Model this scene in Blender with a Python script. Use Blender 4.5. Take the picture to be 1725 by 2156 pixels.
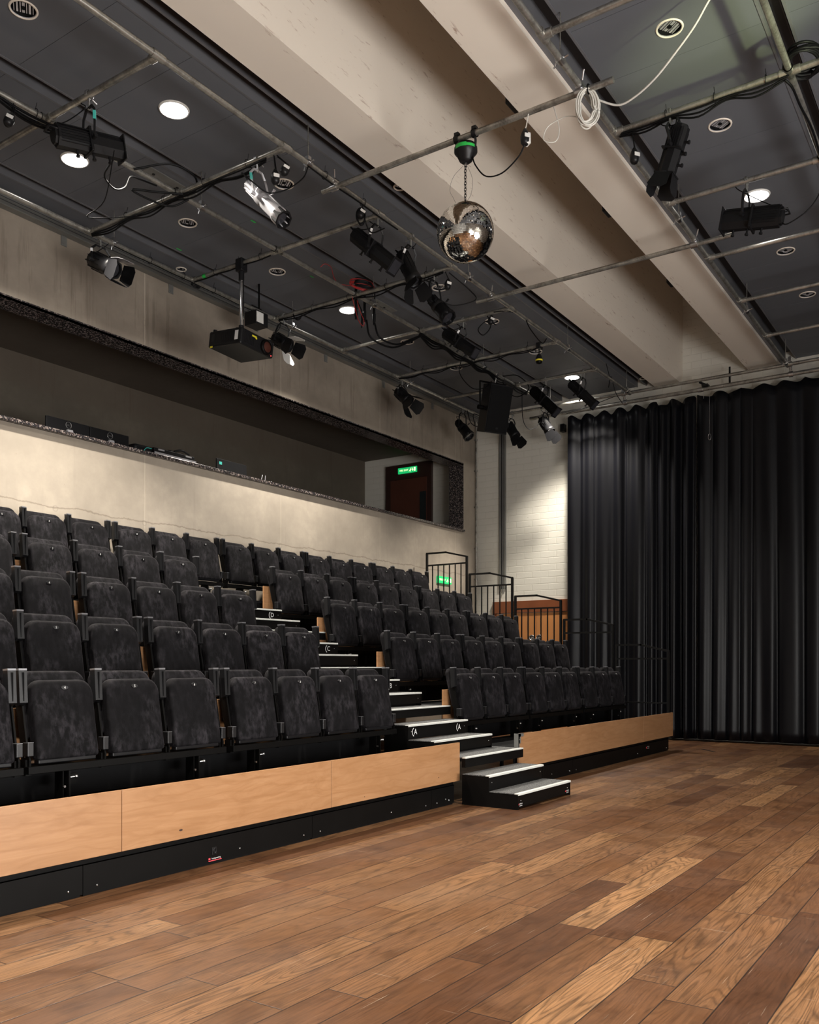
import bpy, bmesh, math, random
from mathutils import Vector, Matrix, Euler
random.seed(7)
for o in list(bpy.data.objects): bpy.data.objects.remove(o)
SC = bpy.context.scene
COL = SC.collection
PI = math.pi
def R(d): return math.radians(d)

# ------------------------------------------------------------------ camera, exposure, lights
cam_d = bpy.data.cameras.new('camera')
cam = bpy.data.objects.new('camera', cam_d); COL.objects.link(cam)
cam.location = (0, 0, 1.25)
cam.rotation_euler = (R(90), 0, R(34.05 - 90))
cam_d.sensor_fit = 'AUTO'; cam_d.sensor_width = 36.0
cam_d.lens = 36.0 * 1872.0 / 2156.0
cam_d.shift_y = (1400.0 - 1078.0) / 2156.0
cam_d.clip_start = 0.05; cam_d.clip_end = 100
SC.camera = cam
SC.view_settings.view_transform = 'Standard'
SC.view_settings.look = 'None'
SC.view_settings.gamma = 1.0
SC.view_settings.use_curve_mapping = False
SC.view_settings.exposure = 0.22
world = bpy.data.worlds.new('world'); SC.world = world; world.use_nodes = True
world.node_tree.nodes['Background'].inputs[0].default_value = (0.8, 0.85, 1.0, 1)
world.node_tree.nodes['Background'].inputs[1].default_value = 0.02

def light(kind, name, loc, energy, color=(1, 1, 1), target=None, **kw):
    d = bpy.data.lights.new(name, kind); d.energy = energy; d.color = color
    for k, v in kw.items(): setattr(d, k, v)
    o = bpy.data.objects.new(name, d); COL.objects.link(o); o.location = loc
    if target is not None:
        o.rotation_euler = (Vector(target) - Vector(loc)).to_track_quat('-Z', 'Y').to_euler()
    return o
# daylight coming through the two tall windows in the wall behind the camera
DAY = (1.0, 0.97, 0.93)
light('AREA', 'daylight_1', (1.6, -3.3, 1.35), 380, DAY, (1.6, 1.0, 3.6), shape='RECTANGLE', size=3.3, size_y=2.3)
light('AREA', 'daylight_2', (5.7, -3.3, 1.35), 330, DAY, (5.7, 1.0, 3.6), shape='RECTANGLE', size=3.3, size_y=2.3)
LAMP = (1.0, 0.93, 0.82)
SPOTP = 1300.0
# added unseen spot that tints the ceiling green-yellow, top right of the picture
light('SPOT', 'added_tint_spot', (5.2, -1.2, 3.4), 1000, (0.80, 0.92, 0.45), (6.95, 1.75, 6.1), spot_size=R(19), spot_blend=1.0, shadow_soft_size=0.1)

# ------------------------------------------------------------------ mesh helper
class MB:
    def __init__(s): s.v = []; s.f = []; s.m = []; s.sm = []
    def add(s, vs, fs, mi=0, smooth=False):
        b = len(s.v); s.v += [tuple(v) for v in vs]
        for f in fs: s.f.append([b + i for i in f]); s.m.append(mi); s.sm.append(smooth)
    def box(s, x0, x1, y0, y1, z0, z1, mi=0, mat=None, bev=0.0):
        if x0 > x1: x0, x1 = x1, x0
        if y0 > y1: y0, y1 = y1, y0
        if z0 > z1: z0, z1 = z1, z0
        if bev > 0:
            bm = bmesh.new()
            vs = [bm.verts.new(p) for p in ((x0,y0,z0),(x1,y0,z0),(x1,y1,z0),(x0,y1,z0),(x0,y0,z1),(x1,y0,z1),(x1,y1,z1),(x0,y1,z1))]
            for f in ((3,2,1,0),(4,5,6,7),(0,1,5,4),(1,2,6,5),(2,3,7,6),(3,0,4,7)): bm.faces.new([vs[i] for i in f])
            bmesh.ops.bevel(bm, geom=bm.edges[:], offset=bev, segments=2, affect='EDGES', profile=0.5)
            bm.verts.index_update()
            V = [v.co.copy() for v in bm.verts]; F = [[v.index for v in f.verts] for f in bm.faces]; bm.free()
        else:
            V = [Vector(p) for p in ((x0,y0,z0),(x1,y0,z0),(x1,y1,z0),(x0,y1,z0),(x0,y0,z1),(x1,y0,z1),(x1,y1,z1),(x0,y1,z1))]
            F = [(3,2,1,0),(4,5,6,7),(0,1,5,4),(1,2,6,5),(2,3,7,6),(3,0,4,7)]
        if mat is not None: V = [mat @ v for v in V]
        s.add(V, F, mi); return s
    def cyl(s, p0, p1, r0, r1=None, n=16, mi=0, caps=True, smooth=True):
        p0 = Vector(p0); p1 = Vector(p1); r1 = r0 if r1 is None else r1
        d = (p1 - p0).normalized(); a = d.orthogonal().normalized(); b = d.cross(a)
        V = []
        for p, r in ((p0, r0), (p1, r1)):
            for i in range(n):
                t = 2*PI*(i+0.5)/n; V.append(p + (a*math.cos(t) + b*math.sin(t))*r)
        F = [(i, (i+1) % n, n+(i+1) % n, n+i) for i in range(n)]
        s.add(V, F, mi, smooth)
        if caps: s.add(V, [list(range(n))[::-1], list(range(n, 2*n))], mi, False)
        return s
    def lathe(s, prof, origin, axis, n=24, mi=0, smooth=True):
        o = Vector(origin); d = Vector(axis).normalized(); a = d.orthogonal().normalized(); b = d.cross(a)
        V = []
        for (h, r) in prof:
            for i in range(n):
                t = 2*PI*i/n; V.append(o + d*h + (a*math.cos(t)+b*math.sin(t))*r)
        F = []
        for k in range(len(prof)-1):
            for i in range(n):
                j = (i+1) % n; F.append((k*n+i, k*n+j, (k+1)*n+j, (k+1)*n+i))
        s.add(V, F, mi, smooth); return s
    def path(s, pts, r, n=8, mi=0, closed=False, caps=True, smooth=True):
        P = [Vector(p) for p in pts]; k = len(P); V = []; prev = None
        for i in range(k):
            if closed: d = P[(i+1) % k] - P[i-1]
            else: d = P[min(i+1, k-1)] - P[max(i-1, 0)]
            d.normalize()
            if prev is None: a = d.orthogonal().normalized()
            else:
                a = prev - d*prev.dot(d)
                a = a.normalized() if a.length > 1e-6 else d.orthogonal().normalized()
            prev = a; b = d.cross(a)
            for j in range(n):
                t = 2*PI*(j+0.5)/n; V.append(P[i] + (a*math.cos(t)+b*math.sin(t))*r)
        F = []
        for i in range(k if closed else k-1):
            i2 = (i+1) % k
            for j in range(n):
                j2 = (j+1) % n; F.append((i*n+j, i*n+j2, i2*n+j2, i2*n+j))
        s.add(V, F, mi, smooth)
        if caps and not closed: s.add(V, [list(range(n))[::-1], list(range((k-1)*n, k*n))], mi, False)
        return s
    def prism(s, poly, lo, hi, axis='x', mi=0, mat=None, smooth=False):
        # poly in the plane normal to axis: x -> (y,z), y -> (x,z), z -> (x,y)
        def P(p, t):
            if axis == 'x': return Vector((t, p[0], p[1]))
            if axis == 'y': return Vector((p[0], t, p[1]))
            return Vector((p[0], p[1], t))
        n = len(poly); V = [P(p, lo) for p in poly] + [P(p, hi) for p in poly]
        if mat is not None: V = [mat @ v for v in V]
        s.add(V, [(i, (i+1) % n, n+(i+1) % n, n+i) for i in range(n)], mi, smooth)
        s.add(V, [list(range(n))[::-1], list(range(n, 2*n))], mi, False); return s
    def strip(s, path2, t, x0, x1, mi=0):
        return s
    def build(s, name, mats, parent=None, loc=None, smooth_angle=None):
        me = bpy.data.meshes.new(name); me.from_pydata(s.v, [], s.f)
        if not isinstance(mats, (list, tuple)): mats = [mats]
        for m in mats: me.materials.append(m)
        me.polygons.foreach_set('material_index', s.m)
        me.polygons.foreach_set('use_smooth', s.sm)
        me.update()
        bm = bmesh.new(); bm.from_mesh(me); bmesh.ops.recalc_face_normals(bm, faces=bm.faces[:]); bm.to_mesh(me); bm.free()
        o = bpy.data.objects.new(name, me); COL.objects.link(o)
        if parent is not None: o.parent = parent
        if loc is not None: o.location = loc
        return o

def thing(name, label, cat, loc=(0, 0, 0), group=None, rotz=0):
    o = bpy.data.objects.new(name, None); COL.objects.link(o); o.location = loc
    o.rotation_euler = (0, 0, rotz); o.empty_display_size = 0.1
    o['label'] = label; o['category'] = cat
    if group: o['group'] = group
    return o
def tag(o, label, cat, group=None, kind=None):
    o['label'] = label; o['category'] = cat
    if group: o['group'] = group
    if kind: o['kind'] = kind
    return o
def struct(o, label=None):
    o['kind'] = 'structure'
    if label: o['label'] = label
    return o
def copy_tree(o, parent=None):
    c = o.copy(); COL.objects.link(c)
    if parent is not None: c.parent = parent
    for ch in list(o.children): copy_tree(ch, c)
    return c
_tc = {}
def text_geo(body, size):
    key = (body, size)
    if key not in _tc:
        cu = bpy.data.curves.new('t', 'FONT'); cu.body = body; cu.size = size
        cu.align_x = 'CENTER'; cu.align_y = 'CENTER'; cu.resolution_u = 3
        o = bpy.data.objects.new('t', cu); COL.objects.link(o)
        bpy.context.view_layer.update()
        me = bpy.data.meshes.new_from_object(o.evaluated_get(bpy.context.evaluated_depsgraph_get()))
        _tc[key] = ([v.co.copy() for v in me.vertices], [list(p.vertices) for p in me.polygons])
        bpy.data.objects.remove(o); bpy.data.curves.remove(cu); bpy.data.meshes.remove(me)
    return _tc[key]
def add_text(mb, body, size, mat, mi=0):
    V, F = text_geo(body, size); mb.add([mat @ v for v in V], F, mi)
def frame(origin, right, up):
    r = Vector(right).normalized(); u = Vector(up).normalized(); n = r.cross(u)
    m = Matrix((r, u, n)).transposed().to_4x4(); m.translation = Vector(origin); return m
def smooth_pts(P, per=6, closed=False):
    P = [Vector(p) for p in P]; n = len(P); out = []
    rng = range(n) if closed else range(n-1)
    for i in rng:
        p1 = P[i]; p2 = P[(i+1) % n]
        p0 = P[i-1] if (closed or i > 0) else p1*2-p2
        p3 = P[(i+2) % n] if (closed or i+2 < n) else p2*2-p1
        for k in range(per):
            t = k/per
            out.append(0.5*((2*p1)+(p2-p0)*t+(2*p0-5*p1+4*p2-p3)*t*t+(3*p1-p0-3*p2+p3)*t**3))
    if not closed: out.append(P[-1])
    return out

# ------------------------------------------------------------------ materials
class NT:
    def __init__(s, name):
        s.mat = bpy.data.materials.new(name); s.mat.use_nodes = True
        s.t = s.mat.node_tree; s.b = s.t.nodes['Principled BSDF']
        s.pos = None
    def new(s, typ, **props):
        n = s.t.nodes.new(typ)
        for k, v in props.items(): setattr(n, k, v)
        return n
    def put(s, sock, val):
        if val is None: return
        if isinstance(val, bpy.types.NodeSocket): s.t.links.new(val, sock)
        elif isinstance(val, (tuple, list)) and len(val) == 3 and sock.type == 'RGBA': sock.default_value = (*val, 1)
        else: sock.default_value = val
    def P(s):
        if s.pos is None:
            s.pos = s.new('ShaderNodeNewGeometry').outputs['Position']
        return s.pos
    def O(s): return s.new('ShaderNodeTexCoord').outputs['Object']
    def math(s, op, a, b=None, c=None, clamp=False):
        n = s.new('ShaderNodeMath', operation=op, use_clamp=clamp)
        s.put(n.inputs[0], a); s.put(n.inputs[1], b); s.put(n.inputs[2], c); return n.outputs[0]
    def sep(s, v):
        n = s.new('ShaderNodeSeparateXYZ'); s.put(n.inputs[0], v); return n.outputs
    def comb(s, x=0.0, y=0.0, z=0.0):
        n = s.new('ShaderNodeCombineXYZ'); s.put(n.inputs[0], x); s.put(n.inputs[1], y); s.put(n.inputs[2], z); return n.outputs[0]
    def mapv(s, v, scale=(1, 1, 1), loc=(0, 0, 0), rot=(0, 0, 0)):
        n = s.new('ShaderNodeMapping'); s.put(n.inputs['Vector'], v)
        n.inputs['Scale'].default_value = scale; n.inputs['Location'].default_value = loc; n.inputs['Rotation'].default_value = rot
        return n.outputs[0]
    def noise(s, v, scale=5, detail=3, rough=0.5, dist=0.0, dim='3D'):
        n = s.new('ShaderNodeTexNoise', noise_dimensions=dim); s.put(n.inputs['Vector'], v)
        s.put(n.inputs['Scale'], scale); s.put(n.inputs['Detail'], detail); s.put(n.inputs['Roughness'], rough); s.put(n.inputs['Distortion'], dist)
        return n.outputs[0]
    def white(s, v):
        n = s.new('ShaderNodeTexWhiteNoise', noise_dimensions='3D'); s.put(n.inputs[0], v); return n.outputs
    def ramp(s, f, stops):
        n = s.new('ShaderNodeValToRGB'); s.put(n.inputs[0], f); cr = n.color_ramp
        while len(cr.elements) > 1: cr.elements.remove(cr.elements[-1])
        for i, (p, c) in enumerate(stops):
            e = cr.elements[0] if i == 0 else cr.elements.new(p)
            e.position = p; e.color = (*c, 1) if len(c) == 3 else c
        return n.outputs[0]
    def rng(s, f, a, b, c, d):
        n = s.new('ShaderNodeMapRange'); s.put(n.inputs[0], f)
        for i, v in enumerate((a, b, c, d)): n.inputs[i+1].default_value = v
        return n.outputs[0]
    def mix(s, f, a, b, mode='MIX'):
        n = s.new('ShaderNodeMix', data_type='RGBA', blend_type=mode)
        s.put(n.inputs[0], f); s.put(n.inputs[6], a); s.put(n.inputs[7], b); return n.outputs[2]
    def bump(s, h, strength=0.3, dist=0.01):
        n = s.new('ShaderNodeBump'); s.put(n.inputs['Height'], h)
        n.inputs['Strength'].default_value = strength; n.inputs['Distance'].default_value = dist
        s.t.links.new(n.outputs[0], s.b.inputs['Normal'])
    def out(s, color=None, rough=None, metal=None, **kw):
        s.put(s.b.inputs['Base Color'], color); s.put(s.b.inputs['Roughness'], rough); s.put(s.b.inputs['Metallic'], metal)
        for k, v in kw.items(): s.put(s.b.inputs[k.replace('_', ' ')], v)
        return s.mat
M = {}
def plain(name, col, rough=0.5, metal=0.0, var=0.15, scale=20, bump=0.0, **kw):
    n = NT(name); f = n.noise(n.O(), scale, 3)
    a = tuple(c*(1-var) for c in col); b = tuple(min(1, c*(1+var)) for c in col)
    if bump: n.bump(f, bump, 0.003)
    M[name] = n.out(n.mix(f, a, b), rough, metal, **kw); return M[name]
plain('black_steel', (0.0035, 0.0033, 0.0032), 0.45, 0.0, 0.3, 6, Specular_IOR_Level=0.10)
plain('black_matte', (0.005, 0.005, 0.0055), 0.65, 0.0, 0.3, 8, Specular_IOR_Level=0.12)
plain('black_plastic', (0.008, 0.008, 0.009), 0.38, 0.0, 0.2, 30, Specular_IOR_Level=0.3)
plain('lamp_body', (0.006, 0.006, 0.007), 0.45, 0.1, 0.3, 30, 0.1, Specular_IOR_Level=0.3)
plain('rail_paint', (0.007, 0.007, 0.007), 0.35, 0.0, 0.2, 10, Specular_IOR_Level=0.35)
plain('cap_grey', (0.30, 0.30, 0.32), 0.3, 0.6, 0.15, 30)
plain('arm_grey', (0.011, 0.011, 0.012), 0.35, 0.1, 0.3, 12)
plain('chrome', (0.75, 0.75, 0.76), 0.12, 1.0, 0.05, 10)
plain('steel_bright', (0.55, 0.55, 0.56), 0.3, 1.0, 0.15, 40)
plain('silver_body', (0.62, 0.61, 0.64), 0.28, 0.6, 0.12, 12)
plain('nosing', (0.62, 0.63, 0.60), 0.45, 0.1, 0.12, 60)
plain('white_cable', (0.62, 0.60, 0.55), 0.45, 0.0, 0.08, 20)
plain('white_plastic', (0.7, 0.69, 0.66), 0.4, 0.0, 0.06, 20)
plain('black_cable', (0.004, 0.004, 0.0045), 0.5, 0.0, 0.2, 20, Specular_IOR_Level=0.15)
plain('red_cable', (0.38, 0.02, 0.02), 0.4, 0.0, 0.2, 20)
plain('green_tape', (0.02, 0.45, 0.07), 0.45, 0.0, 0.1, 20)
plain('yellow', (0.7, 0.6, 0.03), 0.45, 0.0, 0.1, 20)
plain('red_mark', (0.65, 0.06, 0.08), 0.5, 0.0, 0.1, 20)
plain('white_mark', (0.75, 0.75, 0.75), 0.5, 0.0, 0.05, 20)
plain('teal_mark', (0.05, 0.42, 0.36), 0.5, 0.0, 0.05, 20)
plain('ceiling_paint', (0.100, 0.105, 0.118), 0.62, 0.0, 0.12, 1.5)
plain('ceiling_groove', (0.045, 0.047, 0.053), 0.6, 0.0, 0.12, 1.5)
plain('ceiling_lip', (0.13, 0.13, 0.14), 0.45, 0.2, 0.12, 3)
plain('trunk_metal', (0.22, 0.22, 0.21), 0.45, 0.5, 0.2, 8)
plain('door_lintel', (0.20, 0.062, 0.024), 0.4, 0.0, 0.3, 3)
plain('door_dark', (0.075, 0.024, 0.014), 0.45, 0.0, 0.25, 3)
plain('door_frame_dark', (0.03, 0.012, 0.009), 0.5, 0.0, 0.25, 3)
plain('dark_glass', (0.01, 0.015, 0.016), 0.08, 0.0, 0.1, 3)
plain('amber_glass', (0.06, 0.018, 0.012), 0.3, 0.0, 0.3, 8)
plain('white_wall', (0.72, 0.71, 0.68), 0.7, 0.0, 0.05, 2)
plain('lens_glass', (0.03, 0.03, 0.035), 0.06, 0.0, 0.2, 6)
def emis(name, col, st):
    n = NT(name); n.b.inputs['Base Color'].default_value = (*col, 1)
    n.b.inputs['Emission Color'].default_value = (*col, 1); n.b.inputs['Emission Strength'].default_value = st
    M[name] = n.mat
emis('lamp_glow', (1.0, 0.97, 0.93), 14.0)
emis('exit_green', (0.01, 0.50, 0.14), 0.75)
emis('exit_white', (1.0, 0.85, 0.55), 1.3)
emis('led_red', (1.0, 0.05, 0.05), 6.0)
emis('window_blind', (0.92, 0.96, 1.0), 2.2)

def galv():
    n = NT('galvanised'); p = n.O()
    f = n.noise(p, 9, 5, 0.6); g = n.noise(p, 70, 2)
    c = n.ramp(f, [(0.3, (0.17, 0.16, 0.14)), (0.5, (0.34, 0.33, 0.30)), (0.72, (0.52, 0.50, 0.46))])
    c = n.mix(n.rng(g, 0.45, 0.7, 0.0, 0.35), c, (0.6, 0.58, 0.54))
    M['galvanised'] = n.out(c, n.rng(f, 0.2, 0.8, 0.42, 0.24), 0.8)
galv()
def velvet():
    n = NT('velvet'); p = n.P()
    w = n.white(n.O()); a = n.noise(n.mapv(p, (1, 1, 0.45)), 26, 5, 0.7); b = n.noise(p, 4.5, 3); h = n.noise(p, 260, 2)
    f = n.math('MULTIPLY', n.rng(a, 0.42, 0.72, 0, 1), n.rng(b, 0.4, 0.62, 0.15, 1))
    c = n.mix(f, (0.0042, 0.0039, 0.0046), (0.036, 0.033, 0.038))
    n.bump(h, 0.25, 0.002)
    M['velvet'] = n.out(c, 0.85, 0.0, Specular_IOR_Level=0.12, Sheen_Weight=0.08, Sheen_Roughness=0.35, Sheen_Tint=(0.5, 0.46, 0.52, 1))
velvet()
def curtain_mat():
    n = NT('curtain_velvet'); h = n.noise(n.P(), 180, 2)
    c = n.mix(n.noise(n.P(), 2, 2), (0.0022, 0.0023, 0.0036), (0.0040, 0.0042, 0.0062))
    n.bump(h, 0.1, 0.002)
    M['curtain_velvet'] = n.out(c, 0.40, 0.0, Specular_IOR_Level=0.24, Sheen_Weight=0.04, Sheen_Roughness=0.25, Sheen_Tint=(0.42, 0.44, 0.55, 1))
curtain_mat()
def floor_mat():
    n = NT('oak_boards'); x, y, z = n.sep(n.P())
    W = 0.185
    ry = n.math('DIVIDE', n.math('ADD', y, 20.018), W); row = n.math('FLOOR', ry); fy = n.math('FRACT', ry)
    r1 = n.white(n.comb(row, 3.3, 0.0))[0]; r2 = n.white(n.comb(row, 9.1, 5.0))[0]
    ln = n.math('MULTIPLY_ADD', r2, 0.9, 0.95)
    u = n.math('DIVIDE', n.math('ADD', n.math('MULTIPLY_ADD', r1, 7.0, 30.0), x), ln)
    idx = n.math('FLOOR', u); fu = n.math('FRACT', u)
    wn = n.white(n.comb(row, idx, 1.7)); v1 = wn[0]; vc = n.sep(wn[1])
    base = n.ramp(v1, [(0.0, (0.060, 0.025, 0.0115)), (0.2, (0.098, 0.043, 0.0185)), (0.55, (0.125, 0.059, 0.026)), (0.85, (0.165, 0.082, 0.037)), (1.0, (0.225, 0.118, 0.054))])
    off = n.math('MULTIPLY', v1, 37.0)
    gv = n.comb(n.math('ADD', x, off), n.math('MULTIPLY', y, 1.0), n.math('MULTIPLY', vc[1], 9.0))
    g1 = n.noise(n.mapv(gv, (2.2, 26, 1)), 1.6, 5, 0.65, 1.2)
    nv = n.noise(n.mapv(gv, (0.55, 5.5, 1)), 1.0, 2, 0.45, 0.25)
    tt = n.math('ABSOLUTE', n.math('SUBTRACT', n.math('FRACT', n.math('MULTIPLY', nv, 26.0)), 0.5))
    fine = n.noise(n.mapv(gv, (3, 160, 1)), 1.0, 3, 0.6)
    rings = n.math('MULTIPLY', n.rng(tt, 0.02, 0.26, 0.50, 1.0), n.rng(fine, 0.35, 0.62, 0.72, 1.06))
    blot = n.noise(gv, 2.6, 4, 0.6, 0.6)
    c = n.mix(1.0, base, n.ramp(g1, [(0.25, (0.50, 0.47, 0.45)), (0.45, (0.90, 0.89, 0.88)), (0.6, (1.06, 1.06, 1.06)), (0.8, (1.25, 1.23, 1.2))]), 'MULTIPLY')
    rc = n.comb(rings, rings, rings)
    c = n.mix(n.rng(vc[0], 0.1, 0.8, 0.35, 0.95), c, n.mix(1.0, c, rc, 'MULTIPLY'))
    c = n.mix(1.0, c, n.ramp(blot, [(0.28, (0.62, 0.58, 0.56)), (0.45, (0.95, 0.95, 0.95)), (0.75, (1.12, 1.10, 1.08))]), 'MULTIPLY')
    # large wear patches and the pale scuffed area
    wear = n.noise(n.P(), 0.55, 4, 0.6)
    c = n.mix(n.rng(wear, 0.54, 0.72, 0.0, 0.28), c, (0.19, 0.115, 0.070))
    # knots
    kn = n.new('ShaderNodeTexVoronoi', feature='F1'); n.put(kn.inputs['Vector'], n.mapv(gv, (1.3, 2.2, 1))); kn.inputs['Scale'].default_value = 1.5
    c = n.mix(n.rng(kn.outputs[0], 0.02, 0.075, 0.85, 0.0), c, (0.03, 0.016, 0.01))
    # scratches
    sc = n.noise(n.mapv(n.P(), (0.9, 55, 1), rot=(0, 0, 0.5)), 2.6, 2, 0.5); sc2 = n.noise(n.mapv(n.P(), (60, 1.3, 1), rot=(0, 0, -0.3)), 2.6, 2, 0.5)
    sc3 = n.noise(n.P(), 90, 1)
    s = n.math('MAXIMUM', n.rng(sc, 0.70, 0.77, 0, 0.5), n.rng(sc2, 0.71, 0.78, 0, 0.45))
    s = n.math('MAXIMUM', s, n.rng(sc3, 0.82, 0.86, 0, 0.5))
    c = n.mix(s, c, (0.45, 0.36, 0.27))
    ey = n.math('MINIMUM', fy, n.math('SUBTRACT', 1.0, fy)); eu = n.math('MULTIPLY', n.math('MINIMUM', fu, n.math('SUBTRACT', 1.0, fu)), ln)
    gap = n.math('MINIMUM', n.math('MULTIPLY', ey, W), eu)
    gm = n.rng(gap, 0.0012, 0.0038, 1.0, 0.0)
    c = n.mix(n.math('MULTIPLY', gm, 0.92), c, (0.008, 0.005, 0.004))
    n.bump(n.math('SUBTRACT', n.math('MULTIPLY', g1, 0.25), gm), 0.25, 0.004)
    M['oak_boards'] = n.out(c, n.rng(n.noise(n.P(), 2.0, 5, 0.65), 0.3, 0.7, 0.30, 0.52), 0.0, Specular_IOR_Level=0.30)
floor_mat()
def laminate():
    n = NT('oak_laminate'); x, y, z = n.sep(n.P())
    gv = n.comb(x, n.math('MULTIPLY', y, 0.2), z)
    g = n.noise(n.mapv(gv, (0.9, 1, 5)), 1.5, 4, 0.6, 3.2); h = n.noise(n.mapv(gv, (3, 1, 90)), 1.4, 3, 0.6, 0.4)
    wv = n.new('ShaderNodeTexWave', wave_type='BANDS', bands_direction='Z'); n.put(wv.inputs['Vector'], n.mapv(gv, (0.5, 1, 1.6)))
    wv.inputs['Scale'].default_value = 3.2; wv.inputs['Distortion'].default_value = 9; wv.inputs['Detail'].default_value = 3; wv.inputs['Detail Scale'].default_value = 1.3
    c = n.ramp(g, [(0.3, (0.295, 0.150, 0.068)), (0.5, (0.345, 0.183, 0.088)), (0.7, (0.39, 0.215, 0.108))])
    c = n.mix(n.rng(wv.outputs[1], 0.0, 0.18, 0.30, 0.0), c, (0.25, 0.115, 0.046))
    c = n.mix(n.rng(h, 0.3, 0.7, 0.28, 0.0), c, (0.33, 0.16, 0.065))
    M['oak_laminate'] = n.out(c, 0.32, 0.0)
laminate()
plain('veneer_orange', (0.52, 0.22, 0.075), 0.4, 0.0, 0.15, 2)
def concrete(name, base, mottled=1.0, lines=True):
    n = NT(name); x, y, z = n.sep(n.P())
    a = n.noise(n.P(), 0.9, 6, 0.62); b = n.noise(n.P(), 6, 5, 0.6); st = n.noise(n.comb(n.math('MULTIPLY', x, 9), n.math('MULTIPLY', y, 9), n.math('MULTIPLY', z, 0.55)), 1.0, 5, 0.7)
    c = n.mix(n.rng(a, 0.3, 0.7, 0, 1), tuple(k*0.72 for k in base), tuple(k*1.18 for k in base))
    c = n.mix(n.rng(b, 0.35, 0.65, 0.0, 0.45), c, tuple(k*0.78 for k in base))
    # drip streaks on the fascia above the opening
    up = n.math('MULTIPLY', n.rng(z, 5.0, 5.35, 0, 1), n.rng(z, 5.9, 5.6, 0, 1))
    c = n.mix(n.math('MULTIPLY', n.math('MULTIPLY', n.rng(st, 0.55, 0.68, 0, 1), up), 0.6), c, (0.09, 0.06, 0.04))
    # uneven darker brown tone on the fascia over the opening
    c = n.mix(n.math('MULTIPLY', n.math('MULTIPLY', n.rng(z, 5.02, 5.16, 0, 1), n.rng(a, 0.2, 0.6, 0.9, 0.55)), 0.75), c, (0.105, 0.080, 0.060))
    c = n.mix(n.rng(st, 0.58, 0.75, 0, 0.22), c, tuple(k*0.45 for k in base))
    h = b
    if lines:
        fx = n.math('FRACT', n.math('DIVIDE', n.math('ADD', x, 0.15), 2.4)); d = n.math('ABSOLUTE', n.math('SUBTRACT', fx, 0.0))
        jit = n.math('MULTIPLY', n.noise(n.P(), 14, 3), 0.004)
        ln = n.rng(n.math('ABSOLUTE', n.math('SUBTRACT', d, jit)), 0.0012, 0.0032, 0.6, 0.0)
        c = n.mix(ln, c, tuple(k*1.35 for k in base))
        cr = n.math('SUBTRACT', z, n.math('MULTIPLY_ADD', n.noise(n.P(), 1.7, 5, 0.7), 0.16, 2.89))
        c = n.mix(n.rng(n.math('ABSOLUTE', cr), 0.002, 0.012, 0.55, 0.0), c, (0.14, 0.11, 0.08))
        tx = n.math('SUBTRACT', n.math('FRACT', n.math('DIVIDE', n.math('ADD', x, 0.75), 1.2)), 0.5); tz = n.math('SUBTRACT', n.math('FRACT', n.math('DIVIDE', n.math('ADD', z, 0.05), 1.2)), 0.5)
        rr = n.math('SQRT', n.math('ADD', n.math('MULTIPLY', tx, tx), n.math('MULTIPLY', tz, tz)))
        c = n.mix(n.rng(n.math('ABSOLUTE', n.math('SUBTRACT', rr, 0.024)), 0.0, 0.008, 0.4, 0.0), c, tuple(k*0.5 for k in base))
        dots = n.noise(n.P(), 45, 1); c = n.mix(n.rng(dots, 0.78, 0.82, 0, 0.7), c, (0.12, 0.09, 0.06))
    n.bump(h, 0.25, 0.006)
    M[name] = n.out(c, 0.75, 0.0)
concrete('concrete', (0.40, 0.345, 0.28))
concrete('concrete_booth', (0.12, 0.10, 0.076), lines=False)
def granite():
    n = NT('granite'); v = n.new('ShaderNodeTexVoronoi'); n.put(v.inputs['Vector'], n.P()); v.inputs['Scale'].default_value = 85
    w = n.sep(v.outputs['Color'])[0]; b = n.noise(n.P(), 120, 3)
    c = n.ramp(w, [(0.0, (0.010, 0.010, 0.012)), (0.42, (0.03, 0.028, 0.03)), (0.62, (0.03, 0.024, 0.022)), (0.72, (0.13, 0.09, 0.08)), (0.9, (0.30, 0.26, 0.24))])
    M['granite'] = n.out(n.mix(n.rng(b, 0.4, 0.6, 0, 0.5), c, (0.02, 0.018, 0.02)), 0.25, 0.0)
granite()
def brick(name, col, dark, vertical='x'):
    n = NT(name); x, y, z = n.sep(n.P())
    bt = n.new('ShaderNodeTexBrick'); n.put(bt.inputs['Vector'], n.comb(y if vertical == 'x' else x, z, 0.0))
    bt.inputs['Scale'].default_value = 1.0; bt.inputs['Brick Width'].default_value = 0.33; bt.inputs['Row Height'].default_value = 0.12
    bt.inputs['Mortar Size'].default_value = 0.008; bt.inputs['Mortar Smooth'].default_value = 0.6
    a = n.noise(n.P(), 1.3, 5, 0.6); b = n.noise(n.P(), 25, 4)
    c = n.mix(a, tuple(k*0.93 for k in col), col); c = n.mix(n.math('MULTIPLY', bt.outputs['Fac'], 0.12), c, dark)
    dots = n.noise(n.P(), 30, 1); c = n.mix(n.rng(dots, 0.79, 0.83, 0, 0.6), c, (0.16, 0.10, 0.06))
    n.bump(n.math('ADD', n.math('MULTIPLY', n.math('SUBTRACT', 1.0, bt.outputs['Fac']), 0.8), n.math('MULTIPLY', b, 0.3)), 0.5, 0.006)
    M[name] = n.out(c, 0.62, 0.0)
brick('painted_brick', (0.66, 0.635, 0.565), (0.42, 0.37, 0.30))
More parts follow.
